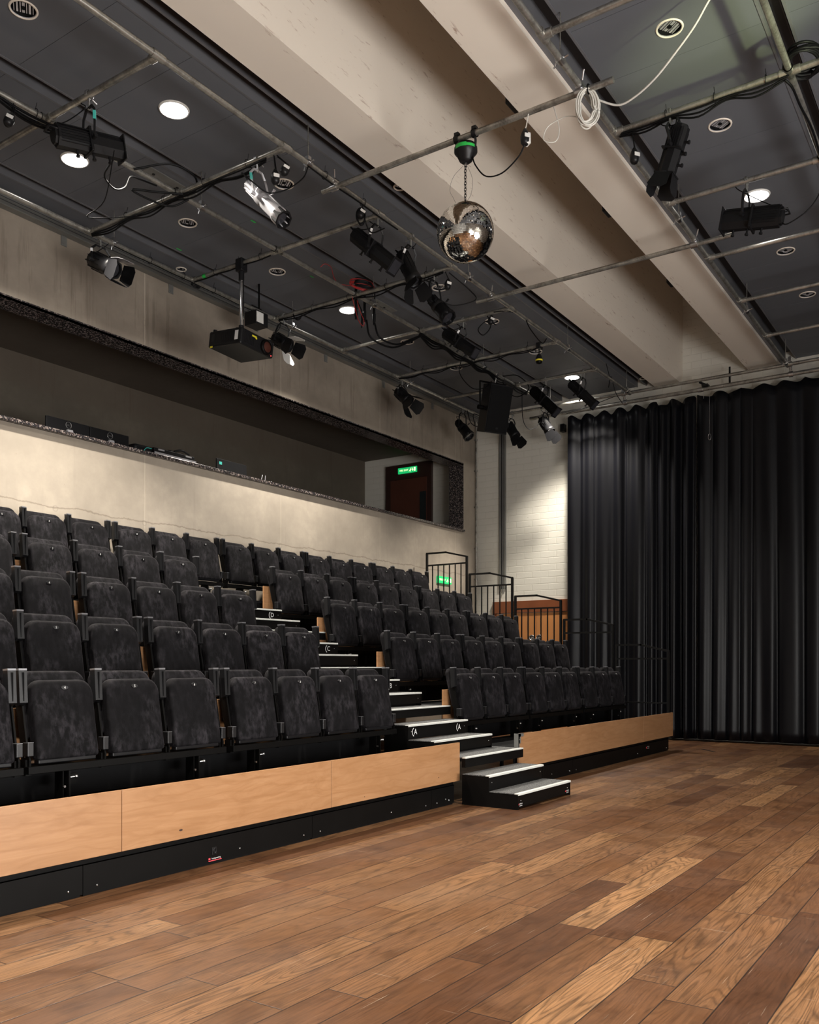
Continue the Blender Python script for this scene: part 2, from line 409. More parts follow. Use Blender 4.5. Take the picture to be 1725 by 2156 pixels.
def beam_paint():
    n = NT('beam_paint'); a = n.noise(n.P(), 1.1, 4); x, y, z = n.sep(n.P())
    c = n.mix(a, (0.70, 0.63, 0.545), (0.75, 0.68, 0.595))
    sp = n.noise(n.mapv(n.P(), (2.5, 14, 14)), 1.6, 5, 0.7)
    edge = n.math('MAXIMUM', n.rng(n.math('ABSOLUTE', n.math('SUBTRACT', y, 4.63)), 0.02, 0.06, 1, 0), n.rng(n.math('ABSOLUTE', n.math('SUBTRACT', y, 3.46)), 0.02, 0.06, 1, 0))
    c = n.mix(n.math('MULTIPLY', n.rng(sp, 0.60, 0.68, 0, 0.7), edge), c, (0.25, 0.13, 0.08))
    M['beam_paint'] = n.out(c, 0.7, 0.0)
beam_paint()
def carpet():
    n = NT('carpet_grey'); a = n.noise(n.P(), 95, 2, 0.8); b = n.noise(n.P(), 260, 1)
    c = n.ramp(n.math('ADD', n.math('MULTIPLY', a, 0.6), n.math('MULTIPLY', b, 0.4)), [(0.38, (0.018, 0.019, 0.020)), (0.5, (0.065, 0.065, 0.066)), (0.62, (0.21, 0.21, 0.205))])
    n.bump(a, 0.6, 0.004); M['carpet_grey'] = n.out(c, 0.9)
carpet()
def mirror():
    n = NT('mirror_tile'); r = n.new('ShaderNodeNewGeometry').outputs['Random Per Island']
    M['mirror_tile'] = n.out(n.mix(r, (0.72, 0.71, 0.68), (0.9, 0.89, 0.86)), 0.03, 1.0)
mirror()
# ------------------------------------------------------------------ the room
XL, XR, YF, YB = -4.0, 15.08, -3.45, 8.6
b = MB(); b.box(XL-0.3, XR+0.3, YF-0.3, YB+0.3, -0.2, 0); struct(b.build('floor', M['oak_boards']), 'worn oak board floor')
# back wall with the long opening of the control booth
OPX, OZ0, OZ1, WT = 14.54, 3.77, 5.04, 8.9
b = MB()
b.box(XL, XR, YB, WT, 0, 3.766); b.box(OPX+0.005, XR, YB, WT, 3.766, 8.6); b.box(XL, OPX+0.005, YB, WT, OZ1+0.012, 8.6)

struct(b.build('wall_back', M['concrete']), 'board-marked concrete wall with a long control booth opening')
b = MB(); b.box(XL, OPX, YB-0.05, WT+0.12, 3.768, 3.808, bev=0.005)
struct(b.build('trim_1', M['granite']), 'speckled granite sill of the control booth opening')
b = MB(); b.box(XL, OPX, YB-0.012, WT, OZ1, OZ1+0.02); b.box(XL, OPX, YB-0.012, YB+0.01, OZ1, OZ1+0.035)
struct(b.build('trim_2', M['granite']), 'granite lining over the control booth opening')
b = MB(); b.box(OPX-0.02, OPX, YB-0.012, WT, 3.83, OZ1)
struct(b.build('trim_3', M['granite']), 'granite lining at the right end of the control booth opening')
# booth behind the opening
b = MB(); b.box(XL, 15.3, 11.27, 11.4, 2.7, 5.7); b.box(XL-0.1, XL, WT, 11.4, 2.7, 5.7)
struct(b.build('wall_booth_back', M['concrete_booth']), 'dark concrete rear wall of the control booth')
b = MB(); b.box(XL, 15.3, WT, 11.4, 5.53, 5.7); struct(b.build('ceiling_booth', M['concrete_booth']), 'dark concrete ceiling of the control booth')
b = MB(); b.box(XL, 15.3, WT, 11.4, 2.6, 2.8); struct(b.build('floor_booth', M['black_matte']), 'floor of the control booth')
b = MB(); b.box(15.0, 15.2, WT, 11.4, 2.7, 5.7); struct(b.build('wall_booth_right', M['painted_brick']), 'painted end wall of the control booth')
d = MB(); d.box(14.93, 15.0, 9.57, 10.68, 2.8, 5.33); d.box(14.91, 14.93, 9.6, 10.62, 5.03, 5.07); o = struct(d.build('door_2', M['door_frame_dark']), 'dark brown door at the end of the control booth')
d = MB(); d.box(14.915, 14.93, 9.67, 10.55, 2.8, 5.02); d.build('door_leaf', M['door_dark'], o)
d = MB(); d.box(14.909, 14.914, 9.68, 9.83, 3.6, 4.73); d.build('glass_strip', M['dark_glass'], o)
# end wall, painted brick, with the double doors
b = MB(); b.box(XR, XR+0.3, YF-0.3, WT, 0, 8.8); struct(b.build('wall_right', M['painted_brick']), 'cream painted brick end wall')
b = MB(); b.box(XR-0.05, XR, 6.40, 8.233, 2.232, 2.455, bev=0.004); b.box(XR-0.04, XR, 8.17, 8.233, 0, 2.232); b.box(XR-0.04, XR, 6.40, 6.46, 0, 2.232)
dr = struct(b.build('door_1', M['door_lintel']), 'orange timber double doors with a red brown head panel')
b = MB(); b.box(XR-0.03, XR, 7.335, 8.165, 0.01, 2.225, bev=0.003); l1 = b.build('door_leaf', M['veneer_orange'], dr)
b = MB(); b.box(XR-0.03, XR, 6.465, 7.325, 0.01, 2.225, bev=0.003); l2 = b.build('door_leaf', M['veneer_orange'], dr)
for l, yy in ((l1, 7.405), (l2, 7.255)):
    h = MB(); h.path([(XR-0.045, yy+0.048*math.cos(t*PI/8), 1.757+0.048*math.sin(t*PI/8)) for t in range(16)], 0.012, 8, closed=True)
    h.lathe([(0, 0.036), (0.01, 0.036), (0.01, 0)], (XR-0.03, yy, 1.757), (-1, 0, 0), 16); h.build('ring_handle', M['steel_bright'], l)
# walls behind the camera
WINS = [(-0.1, 3.3), (4.0, 7.4)]; WZ0, WZ1 = 0.15, 2.55
b = MB(); b.box(XL-0.3, XR+0.3, YF-0.3, YF, 0, WZ0); b.box(XL-0.3, XR+0.3, YF-0.3, YF, WZ1, 8.8)
xs = [XL-0.3] + [q for w in WINS for q in w] + [XR+0.3]
for k in range(0, len(xs), 2): b.box(xs[k], xs[k+1], YF-0.3, YF, WZ0, WZ1)
struct(b.build('wall_front', M['white_wall']), 'white wall behind the camera')
for k, (xa, xb) in enumerate(WINS):
    w = MB(); w.box(xa, xb, YF-0.16, YF-0.13, WZ0, WZ1); o = struct(w.build('window_%d' % (k+1), M['window_blind']), 'tall daylit window')
    w = MB()
    for q in (xa+0.03, (xa+xb)/2, xb-0.03): w.box(q-0.03, q+0.03, YF-0.13, YF-0.05, WZ0, WZ1)
    for q in (WZ0+0.03, WZ1-0.03): w.box(xa, xb, YF-0.13, YF-0.05, q-0.03, q+0.03)
    w.build('window_frame', M['rail_paint'], o)
b = MB(); b.box(XL-0.3, XL, YF-0.3, WT, 0, 8.8); struct(b.build('wall_left', M['white_wall']), 'white wall outside the frame on the left')
# roof slab over the light well between the beams
b = MB(); b.box(XL-0.3, XR+0.3, YF-0.3, WT, 8.6, 8.8); struct(b.build('ceiling_well', M['beam_paint']), 'roof slab above the well between the beams')
b = MB(); b.box(XL, XR, 4.60, 5.03, 6.0, 8.6); struct(b.build('trim_4', M['beam_paint']), 'cream beam on the seating side of the roof well')
b = MB(); b.box(XL, XR, 3.03, 3.50, 6.0, 8.6); struct(b.build('trim_5', M['beam_paint']), 'cream beam on the stage side of the roof well')
# suspended dark ceiling: panels with recessed slots between them
ZC = 6.1
b = MB()
joints = [6.34 + 0.7175*k for k in range(-15, 13)]
def panel(y0, y1):
    xs = [XL] + [j for j in joints if XL < j < XR] + [XR]
    for a_, b_ in zip(xs[:-1], xs[1:]): b.box(a_+0.0018, b_-0.0018, y0, y1, ZC, ZC+0.06)
def slot(y0, y1):
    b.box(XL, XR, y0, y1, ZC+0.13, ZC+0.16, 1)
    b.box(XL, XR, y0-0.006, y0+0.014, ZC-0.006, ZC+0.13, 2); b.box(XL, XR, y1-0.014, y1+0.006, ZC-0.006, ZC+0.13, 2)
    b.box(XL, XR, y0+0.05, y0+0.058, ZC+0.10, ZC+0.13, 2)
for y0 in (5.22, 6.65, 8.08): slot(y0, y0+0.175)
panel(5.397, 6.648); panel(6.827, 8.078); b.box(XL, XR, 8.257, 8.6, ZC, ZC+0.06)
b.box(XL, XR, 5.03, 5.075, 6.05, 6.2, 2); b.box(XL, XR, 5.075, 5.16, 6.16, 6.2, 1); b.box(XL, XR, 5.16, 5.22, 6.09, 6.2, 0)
b.box(XL, XR, 2.975, 3.03, 6.05, 6.2, 2)
yy = 2.80
while yy > YF:
    slot(yy, yy+0.175 if yy > 2.5 else yy+0.175); panel(max(YF, yy-1.255), yy-0.002); yy -= 1.43
b.box(XL, XR, YF, 8.6, ZC+0.2, ZC+0.22, 1) if False else None
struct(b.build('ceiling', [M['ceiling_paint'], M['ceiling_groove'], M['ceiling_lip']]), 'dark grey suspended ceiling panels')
# metal trunking along the top of the concrete wall
b = MB(); b.box(XL, XR, 8.50, 8.6, 5.945, 6.06, 0, bev=0.004); b.box(XL, XR, 8.495, 8.5, 5.985, 5.99, 1); b.box(XL, XR, 8.495, 8.5, 6.02, 6.025, 1)
tr = tag(b.build('cable_trunking', [M['trunk_metal'], M['ceiling_groove']]), 'grey metal trunking along the top of the concrete wall', 'trunking')
for x in (5.95, 7.45, 8.95, 10.45, 11.95, 13.45):
    w = MB(); w.box(x-0.035, x+0.035, 8.588, 8.598, 5.84, 5.945); w.cyl((x-0.012, 8.586, 5.865), (x-0.012, 8.58, 5.865), 0.008, n=8); w.build('wall_bracket', M['trunk_metal'], tr)
# vertical trunking and conduit on the end wall
b = MB()
b.box(XR-0.035, XR, 7.965, 8.005, 2.70, 5.95); b.box(XR-0.035, XR, 8.06, 8.10, 2.70, 5.95); b.box(XR-0.012, XR, 8.005, 8.06, 2.70, 5.95, 1)
b.cyl((XR-0.02, 8.03, 2.62), (XR-0.02, 8.03, 5.9), 0.010, n=8, mi=0)
tag(b.build('wall_channel', [M['trunk_metal'], M['black_matte']]), 'tall grey cable channel running up the cream brick wall', 'channel')
b = MB(); b.cyl((14.98, 8.565, 0), (14.98, 8.565, 5.95), 0.018, n=12)
cd = b.build('conduit', M['galvanised']); tag(cd, 'thin metal conduit in the corner of the concrete and brick walls', 'conduit')
for z in (1.6, 2.9, 3.5, 4.3, 5.0, 5.6):
    w = MB(); w.cyl((14.98, 8.565, z-0.02), (14.98, 8.565, z+0.02), 0.026, n=12); w.box(14.95, 15.01, 8.585, 8.6, z-0.012, z+0.012); w.build('saddle', M['galvanised'], cd)
b = MB(); b.cyl((15.04, 6.545, 0), (15.04, 6.545, 5.6), 0.014, n=10); tag(b.build('conduit', M['galvanised']), 'slim vertical conduit on the brick wall beside the curtain edge', 'conduit')
b = MB(); b.box(14.96, 15.07, 6.72, 6.80, 5.50, 5.64, bev=0.008); o = tag(b.build('wall_sensor', M['black_plastic']), 'small black sensor box high on the brick wall by the curtain', 'sensor')
# exit signs
def exit_sign(loc, right, up, label, w=0.45, h=0.115):
    t = thing('exit_sign', label, 'sign', loc)
    f = frame((0, 0, 0), right, up)
    m = MB(); m.box(-w/2, w/2, -h/2, h/2, -0.03, 0.0, mat=f); m.build('sign_panel', M['exit_green'], t)
    m = MB(); add_text(m, 'FIRE EXIT', 0.052, f @ Matrix.Translation((-w*0.17, 0, 0.003)))
    m.build('lettering', M['exit_white'], t)
    m = MB()
    def q(pts): m.add([f @ Vector((x, y, 0.003)) for x, y in pts], [list(range(len(pts)))])
    cx = w*0.17  # running figure
    q([(cx+0.012, 0.032), (cx+0.026, 0.036), (cx+0.030, 0.022), (cx+0.016, 0.018)])
    q([(cx-0.004, 0.016), (cx+0.016, 0.016), (cx+0.004, -0.012), (cx-0.012, -0.010)])
    q([(cx-0.012, -0.010), (cx-0.002, -0.012), (cx-0.026, -0.034), (cx-0.036, -0.030)])
    q([(cx-0.006, -0.010), (cx+0.004, -0.012), (cx+0.022, -0.036), (cx+0.010, -0.038)])
    q([(cx+0.012, 0.014), (cx+0.032, 0.002), (cx+0.030, -0.004), (cx+0.010, 0.006)])
    cx = w*0.30  # down arrow
    q([(cx-0.006, 0.034), (cx+0.006, 0.034), (cx+0.006, -0.006), (cx-0.006, -0.006)])
    q([(cx-0.020, -0.004), (cx+0.020, -0.004), (cx, -0.032)])
    cx = w*0.41
    q([(cx-0.02, 0.040), (cx+0.02, 0.040), (cx+0.02, -0.034), (cx-0.02, -0.034)])
    m.build('pictogram', M['exit_white'], t)
    return t
exit_sign((14.905, 10.13, 5.20), (0, -1, 0), (0, 0, 1), 'lit green exit sign above the dark booth door')
exit_sign((13.83, 8.565, 2.80), (1, 0, 0), (0, 0, 1), 'lit green exit sign low on the concrete wall behind the top railing', 0.47, 0.125)

# ------------------------------------------------------------------ black stage curtains with their track
def curtain(y0, y1, label, seed, sag):
    rnd = random.Random(seed); L = abs(y1-y0); n = int(L/0.012); nz = 34
    ph = [rnd.uniform(0, 6.28) for _ in range(12)]
    V = []; F = []
    zb = 0.035
    for j in range(nz+1):
        tz = j/nz
        for i in range(n+1):
            s_ = L*i/n; y = y0 + (y1-y0)*i/n
            wob = 0.25*math.sin(tz*2.2+ph[0]) + 0.10*math.sin(s_*0.9+tz*3.1+ph[1])
            p = s_*2*PI/0.27 + wob + 2.0*math.sin(s_*2.3+ph[2]) + 1.2*math.sin(s_*5.1+ph[3]) + 0.5*math.sin(s_*11.3+ph[8])
            a = 0.045*(1+0.5*math.sin(s_*1.7+ph[4])+0.25*math.sin(s_*6.3+ph[9]))*(0.72+0.38*(1-tz))
            fold = 0.75-1.75*(0.5+0.5*math.sin(p))**2.3
            x = 14.72 + a*fold + 0.014*math.sin(p*2.03+ph[5]) * (1.3-tz) + 0.006*math.sin(s_*31+tz*2+ph[6])
            top = 5.68 - sag*(0.5-0.5*math.cos(2*PI*(s_/0.32 + 0.2*math.sin(s_*1.3+ph[7]))))**0.8
            z = zb + (top-zb)*tz
            V.append((x, y + 0.022*math.cos(p), z))
    for j in range(nz):
        for i in range(n):
            a_ = j*(n+1)+i; F.append((a_, a_+1, a_+n+2, a_+n+1))
    m = MB(); m.add(V, F, 0, True)
    o = m.build('stage_curtain', M['curtain_velvet'])
    mod = o.modifiers.new('s', 'SOLIDIFY'); mod.thickness = 0.006
    tag(o, label, 'curtain'); return o
curtain(6.52, 4.27, 'black velvet stage curtain nearest the cream brick wall', 3, 0.085)
curtain(4.25, -3.3, 'black velvet stage curtain filling the right edge, right of the seam', 11, 0.06)
b = MB(); b.cyl((14.66, 7.25, 5.735), (14.66, -3.4, 5.735), 0.032, n=14)
ct = b.build('curtain_track', M['galvanised']); tag(ct, 'lower galvanised pipe carrying the black curtains', 'pipe')
b = MB(); b.cyl((14.56, 5.62, 5.86), (14.56, 2.66, 5.86), 0.026, n=14)
c2 = b.build('curtain_track', M['galvanised']); tag(c2, 'short galvanised pipe clamped just above the curtain pipe', 'pipe')
for y in (5.45, 2.80):
    w = MB(); w.cyl((14.56, y-0.03, 5.86), (14.56, y+0.03, 5.86), 0.042, n=12); w.cyl((14.66, y-0.03, 5.735), (14.66, y+0.03, 5.735), 0.045, n=12)
    w.cyl((14.56, y, 5.86), (14.62, y, 5.78), 0.02, n=8); w.box(14.52, 14.55, y-0.02, y+0.02, 5.86, 5.97); w.build('clamp', M['steel_bright'], c2)
w = MB(); w.cyl((14.66, 4.22, 5.735), (14.66, 4.14, 5.735), 0.04, n=12); w.cyl((14.66, 4.13, 5.70), (14.66, 4.13, 5.58), 0.004, n=6); w.build('clamp', M['steel_bright'], ct)
w = MB(); w.box(14.6, 14.72, 4.05, 4.15, 5.77, 5.80); w.cyl((14.66, 4.1, 5.8), (14.66, 4.2, 5.86), 0.02, n=8); w.build('clamp', M['black_plastic'], ct)
w = MB(); w.cyl((14.66, 3.72, 5.75), (14.66, 3.72, 6.02), 0.015, n=8); w.build('hanger_rod', M['black_matte'], ct)
cord = MB(); cord.path([(14.60, 4.02, 5.70), (14.60, 4.02, 5.2), (14.60, 4.02, 4.98)], 0.003, 6)
cord.path([(14.60, 4.02+0.022*math.cos(t), 4.93+0.05*math.sin(t)) for t in [k*PI/8 for k in range(16)]], 0.004, 6, closed=True)
tag(cord.build('pull_cord', M['steel_bright']), 'thin pull cord with a small metal loop hanging in front of the curtain', 'cord')

# ------------------------------------------------------------------ recessed downlights
def downlight(x, y, lit, label, r=0.088, power=None):
    if (x, y) == (9.62, 2.17): power = 420.0
    if (x, y) == (13.95, 6.12): power = 1300.0
    t = thing('downlight', label, 'light', (x, y, ZC), 'lit recessed downlights' if lit else 'unlit recessed downlights')
    if lit:
        m = MB(); m.lathe([(0, r+0.045), (-0.012, r+0.04), (-0.012, r+0.03), (0.0, r+0.03)], (0, 0, 0), (0, 0, 1), 32); m.build('trim_ring', M['white_plastic'], t)
        m = MB(); m.lathe([(-0.009, r+0.032), (-0.016, r*0.6), (-0.018, 0.0)], (0, 0, 0), (0, 0, 1), 32); m.build('diffuser', M['lamp_glow'], t)
        light('SPOT', 'downlight_beam', (x, y, ZC-0.03), SPOTP if power is None else power, LAMP, spot_size=R(104), spot_blend=0.55, shadow_soft_size=0.10)
    else:
        m = MB(); m.lathe([(0.0, r+0.016), (-0.008, r+0.012), (-0.006, r), (0.004, r)], (0, 0, 0), (0, 0, 1), 32); m.build('trim_ring', M['beam_paint'], t)
        m = MB()
        m.lathe([(-0.004, r), (0.003, r*0.99)], (0, 0, 0), (0, 0, 1), 28, mi=0); m.lathe([(0.003, r*0.99), (0.02, r*0.98), (0.05, r*0.85)], (0, 0, 0), (0, 0, 1), 28, mi=1)
        m.lathe([(0.05, r*0.85), (0.055, 0)], (0, 0, 0), (0, 0, 1), 28, mi=1)
        for k, wd in ((-3, 0.003), (-2, 0.007), (-1, 0.004), (0, 0.010), (1, 0.003), (2, 0.008), (3, 0.003)):
            m.box(k*r*0.25-wd, k*r*0.25+wd, -r*0.62, r*0.62, 0.012, 0.05, 0, mat=Matrix.Rotation(R(-34), 4, 'Z'))
        m.cyl((0, 0, 0.006), (0, 0, 0.05), 0.018, n=10, mi=1)
        m.build('reflector', [M['silver_body'], M['black_matte']], t)
    return t
ceil_hole = True
for x, y, lit, lab in (
    (3.85, 6.05, 0, 'dark recessed downlight in the top left corner of the ceiling'),
    (5.28, 6.05, 1, 'brightly lit round downlight under the top left cross pipes'),
    (5.27, 7.44, 1, 'lit round downlight just below the long spotlight at the left edge'),
    (6.72, 6.07, 0, 'unlit downlight behind the silver spotlight'),
    (6.72, 7.48, 0, 'unlit downlight left of the projector pole, nearer the camera'),
    (8.17, 7.49, 0, 'unlit downlight right of the projector pole'),
    (9.59, 7.49, 1, 'lit round downlight beneath the coil of red cable'),
    (9.69, 6.08, 0, 'unlit downlight beside the zoom spotlight below the mirror ball'),
    (11.05, 6.06, 0, 'unlit downlight near the end of the upper cross pipe by the second stage pipe'),
    (11.04, 7.50, 0, 'unlit downlight between two lengthwise pipes above the booth opening'),
    (12.50, 6.09, 0, 'unlit downlight by the small yellow work lamp'),
    (12.46, 7.50, 0, 'unlit downlight above the hanging loudspeaker, to its left'),
    (13.95, 6.12, 1, 'lit round downlight above the far group of spotlights'),
    (13.90, 7.46, 0, 'unlit downlight just right of the hanging loudspeaker'),
    (6.72, 2.15, 0, 'unlit downlight at the top right beside the hanging white cable'),
    (8.18, 2.16, 0, 'unlit downlight right of the spotlight with barn doors on the right pipe grid'),
    (9.62, 2.17, 1, 'lit round downlight above the horizontal black spotlight on the right'),
    (11.10, 2.18, 0, 'unlit downlight on the right edge below the horizontal spotlight'),
    (12.56, 2.20, 0, 'unlit downlight furthest away in the right hand ceiling')):
    downlight(x, y, lit, lab)
downlight(7.42, 5.135, 0, 'tiny recessed light in the dark strip by the left cream beam', 0.05)
downlight(14.69, 5.15, 0, 'tiny recessed light at the far end of the left cream beam', 0.05)
downlight(7.46, 8.42, 0, 'tiny recessed light close to the concrete wall', 0.05)
# lit fittings of the same grid outside the frame
for x, y in ((0.95, 6.05), (0.95, 2.16), (5.28, 0.73), (0.95, -0.70), (5.28, -2.13)):
    downlight(x, y, 1, 'lit recessed downlight of the ceiling grid outside the picture')
# little uplighter boxes behind the stage side beam
for k, (x, lab) in enumerate(((6.92, 'black uplighter box behind the right cream beam above the mirror ball pipe'), (9.12, 'black uplighter box behind the right cream beam, middle of three'), (11.27, 'black uplighter box behind the right cream beam, furthest away'))):
    m = MB(); m.box(x-0.09, x+0.09, 3.5, 3.62, 6.10, 6.36, bev=0.01); m.box(x-0.07, x+0.07, 3.52, 3.6, 6.36, 6.37, 1)
    tag(m.build('uplighter', [M['black_plastic'], M['lens_glass']]), lab, 'light', 'uplighters in the roof well')
# ------------------------------------------------------------------ seating tiers
DR, DZ, RT = 0.857, 0.4065, 0.1355
AX0, AX1 = 6.86, 7.955
XE = 12.93
XS = 0.4
ordn = ['front', 'second', 'third', 'fourth', 'back']
def zt(n): return DZ*(n+1)
def tier(n, x0, x1, label):
    y0 = 4.083 + DR*n; z = zt(n); yb = y0+DR+0.04 if n < 4 else 8.58
    t = thing('seating_tier', label, 'platform', (x0, y0, z-DZ), 'stepped seating platforms')
    W = x1-x0
    m = MB(); m.box(0, W, 0.072, yb-y0, DZ-0.03, DZ); m.build('deck', M['black_matte'], t)
    m = MB(); m.box(0, W, 0.09, 0.105, 0.02 if n == 0 else 0.001, DZ-0.03); m.build('riser', M['black_matte'], t)
    for q in range(2):
        m = MB(); m.box(0, W, 0.072, 0.09, DZ-0.09-0.15*q, DZ-0.05-0.15*q); m.build('cross_rail', M['black_steel'], t)
    if x1 > 12:
        m = MB(); m.box(W-0.02, W, 0.106, yb-y0, 0.0, DZ-0.03); m.build('end_plate', M['black_matte'], t)
for n in range(4):
    tier(n, XS, AX0-0.008, 'black seating platform under the %s row, left of the gangway' % ordn[n])
    tier(n, AX1+0.125, XE, 'black seating platform under the %s row, right of the gangway' % ordn[n])
tier(4, XS, XE, 'topmost black seating platform running under the whole back row')
for n in range(5):
    y0 = 4.083 + DR*n; z = zt(n); yb = y0+DR+0.03; GX0 = AX0-0.004 if n else 6.93; GX1 = AX1+0.12
    if n < 4:
        t = thing('gangway_landing', 'grey carpeted gangway landing level with the %s row of seats' % ordn[n], 'landing', (GX0, y0, z-0.09), 'grey carpeted gangway landings'); W = GX1-GX0
        m = MB(); m.box(0, W, 0.03, yb-y0, 0.06, 0.088); m.build('deck', M['black_matte'], t)
        m = MB(); m.box(0, W, -0.012, 0.03, 0.005, 0.086, bev=0.003); m.build('edge_beam', M['black_steel'], t)
        m = MB(); m.box(0, W, 0.024, yb-y0-0.04, 0.088, 0.096); m.build('carpet_strip', M['carpet_grey'], t)
        m = MB(); m.box(0, W, -0.014, 0.026, 0.086, 0.099, bev=0.002); m.build('nosing', M['nosing'], t)
        if n == 0:
            for x in (0.02, W-0.05):
                m = MB(); m.box(x, x+0.03, 0.2, 0.23, -DZ+0.09, 0.06); m.build('leg', M['black_steel'], t)
    if n:
        for xa, xb, sd in ((XS, AX0-0.012, 'left'), (AX1+0.01, XE, 'right')):
            if n == 4 and sd == 'left': xb = 6.9
            t = thing('timber_board', 'light oak board behind the %s row of seats, %s block' % (ordn[n-1], sd), 'board', (xa, y0+0.012, z-0.165), 'oak boards behind the seat rows')
            m = MB(); m.box(0, xb-xa, 0, 0.018, 0, 0.343, bev=0.002); m.build('board', M['oak_laminate'], t)
# timber panels and kick plates along the front
def fascia(x0, x1, label, extra=None):
    t = thing('fascia_panel', label, 'panel', (x0, 4.13, 0.203), 'timber panels along the front of the seating')
    m = MB(); m.box(0, x1-x0, 0, 0.018, 0, 0.345, bev=0.0015); m.build('timber_board', M['oak_laminate'], t)
    m = MB()
    for x in (0.25, (x1-x0)-0.25):
        m.box(x-0.02, x+0.02, 0.018, 0.055, 0.02, 0.33)
    m.build('rear_bracket', M['black_steel'], t) if False else None
    if extra: extra(t, x1-x0)
    return t
def chip(pts):
    def f(t, L):
        for (x, z, s) in pts:
            m = MB(); rnd = random.Random(int(x*100)); P = [(x+s*(1+0.4*rnd.random())*math.cos(a), z+s*0.4*(1+0.5*rnd.random())*math.sin(a)) for a in [k*PI/5 for k in range(10)]]
            m.prism(P, -0.0012, 0.003, 'y'); o = m.build('chipped_spot', M['door_frame_dark'], t); o['label'] = 'small dark chip in the timber'
    return f
fascia(1.373, 3.227, 'leftmost light oak front panel, cut off by the left edge of the picture')
fascia(3.231, 5.087, 'light oak front panel with a dark chip near its lower edge', chip([(0.425, 0.055, 0.012)]))
fascia(5.091, 6.925, 'light oak front panel ending at the left side of the entrance steps', chip([(1.475, 0.065, 0.006), (0.40, 0.03, 0.005)]))
def brk(t, L):
    m = MB(); m.box(-0.003, 0.11, -0.003, 0.0, 0.318, 0.349); m.box(-0.003, 0.045, -0.003, 0.0, 0.25, 0.349); m.box(-0.003, 0.022, -0.003, 0, 0.13, 0.349)
    m.box(-0.003, 0.0, -0.003, 0.05, 0.13, 0.349); m.box(-0.003, 0.11, -0.003, 0.02, 0.346, 0.349)
    for z in (0.16, 0.2, 0.29): m.cyl((0.01, -0.003, z), (0.01, -0.007, z), 0.005, n=8)
    o = m.build('corner_bracket', M['trunk_metal'], t); o['label'] = 'galvanised corner bracket'
fascia(8.087, 9.94, 'light oak front panel with a galvanised corner bracket beside the entrance steps', brk)
fascia(9.944, 11.80, 'light oak front panel in the middle of the right hand run')
fascia(11.804, 13.07, 'light oak front panel at the far right end of the seating')
def kick(x0, x1, label, logo=None, switch=False):
    t = thing('kick_plate', label, 'kick plate', (x0, 4.142, 0.0), 'black kick plates under the seating')
    m = MB(); m.box(0.002, x1-x0-0.002, 0, 0.004, 0.012, 0.172); m.box(0.002, x1-x0-0.002, 0, 0.03, 0.168, 0.172); m.build('plate', M['black_steel'], t)
    m = MB(); m.box(0.01, x1-x0-0.01, 0.012, 0.028, 0.0, 0.165); m.build('backing', M['black_matte'], t)
    m = MB()
    for x in (0.09, x1-x0-0.09, (x1-x0)*0.62):
        if 0 < x < x1-x0: m.lathe([(0, 0.006), (0.003, 0.006), (0.004, 0)], (x, 0, 0.045 if x != (x1-x0)*0.62 else 0.06), (0, -1, 0), 10)
    m.build('screw', M['steel_bright'], t)
    f = frame((0, 0, 0), (1, 0, 0), (0, 0, 1))
    if logo == 'a':
        m = MB(); add_text(m, 'husseyseating', 0.014, f @ Matrix.Translation((3.954-x0, 0.038, 0.0015)))
        m.build('lettering', M['white_mark'], t)
        m = MB(); m.box(3.89-x0, 4.0-x0, -0.0015, 0, 0.022, 0.027); m.box(3.89-x0, 3.905-x0, -0.0015, 0, 0.032, 0.043); m.build('red_badge', M['red_mark'], t)
        m = MB(); m.box(3.915-x0, 3.955-x0, -0.006, 0, 0.062, 0.108, bev=0.002); m.path([(3.935-x0+0.012*math.cos(a), -0.008, 0.085+0.016*math.sin(a)) for a in [k*PI/6 for k in range(12)]], 0.003, 6, closed=True); m.build('socket', M['black_plastic'], t)
    if logo == 'b':
        m = MB(); add_text(m, 'audience\nsystems', 0.022, f @ Matrix.Translation((12.02-x0, 0.115, 0.0015))); m.build('lettering', M['white_mark'], t)
        m = MB(); m.cyl((11.945-x0, 0, 0.112), (11.945-x0, -0.002, 0.112), 0.012, n=12); m.build('red_badge', M['red_mark'], t)
kick(1.0, 2.984, 'leftmost black kick plate under the timber panels, cut by the picture edge')
kick(2.984, 4.884, 'black kick plate with a small socket and a red and white badge', 'a')
kick(4.884, 6.467, 'plain black kick plate left of the entrance steps')
kick(6.467, 6.845, 'short black kick plate touching the entrance steps')
kick(7.975, 9.466, 'black kick plate just right of the entrance steps')
kick(9.466, 12.90, 'long black kick plate with a small white badge at its far end', 'b')

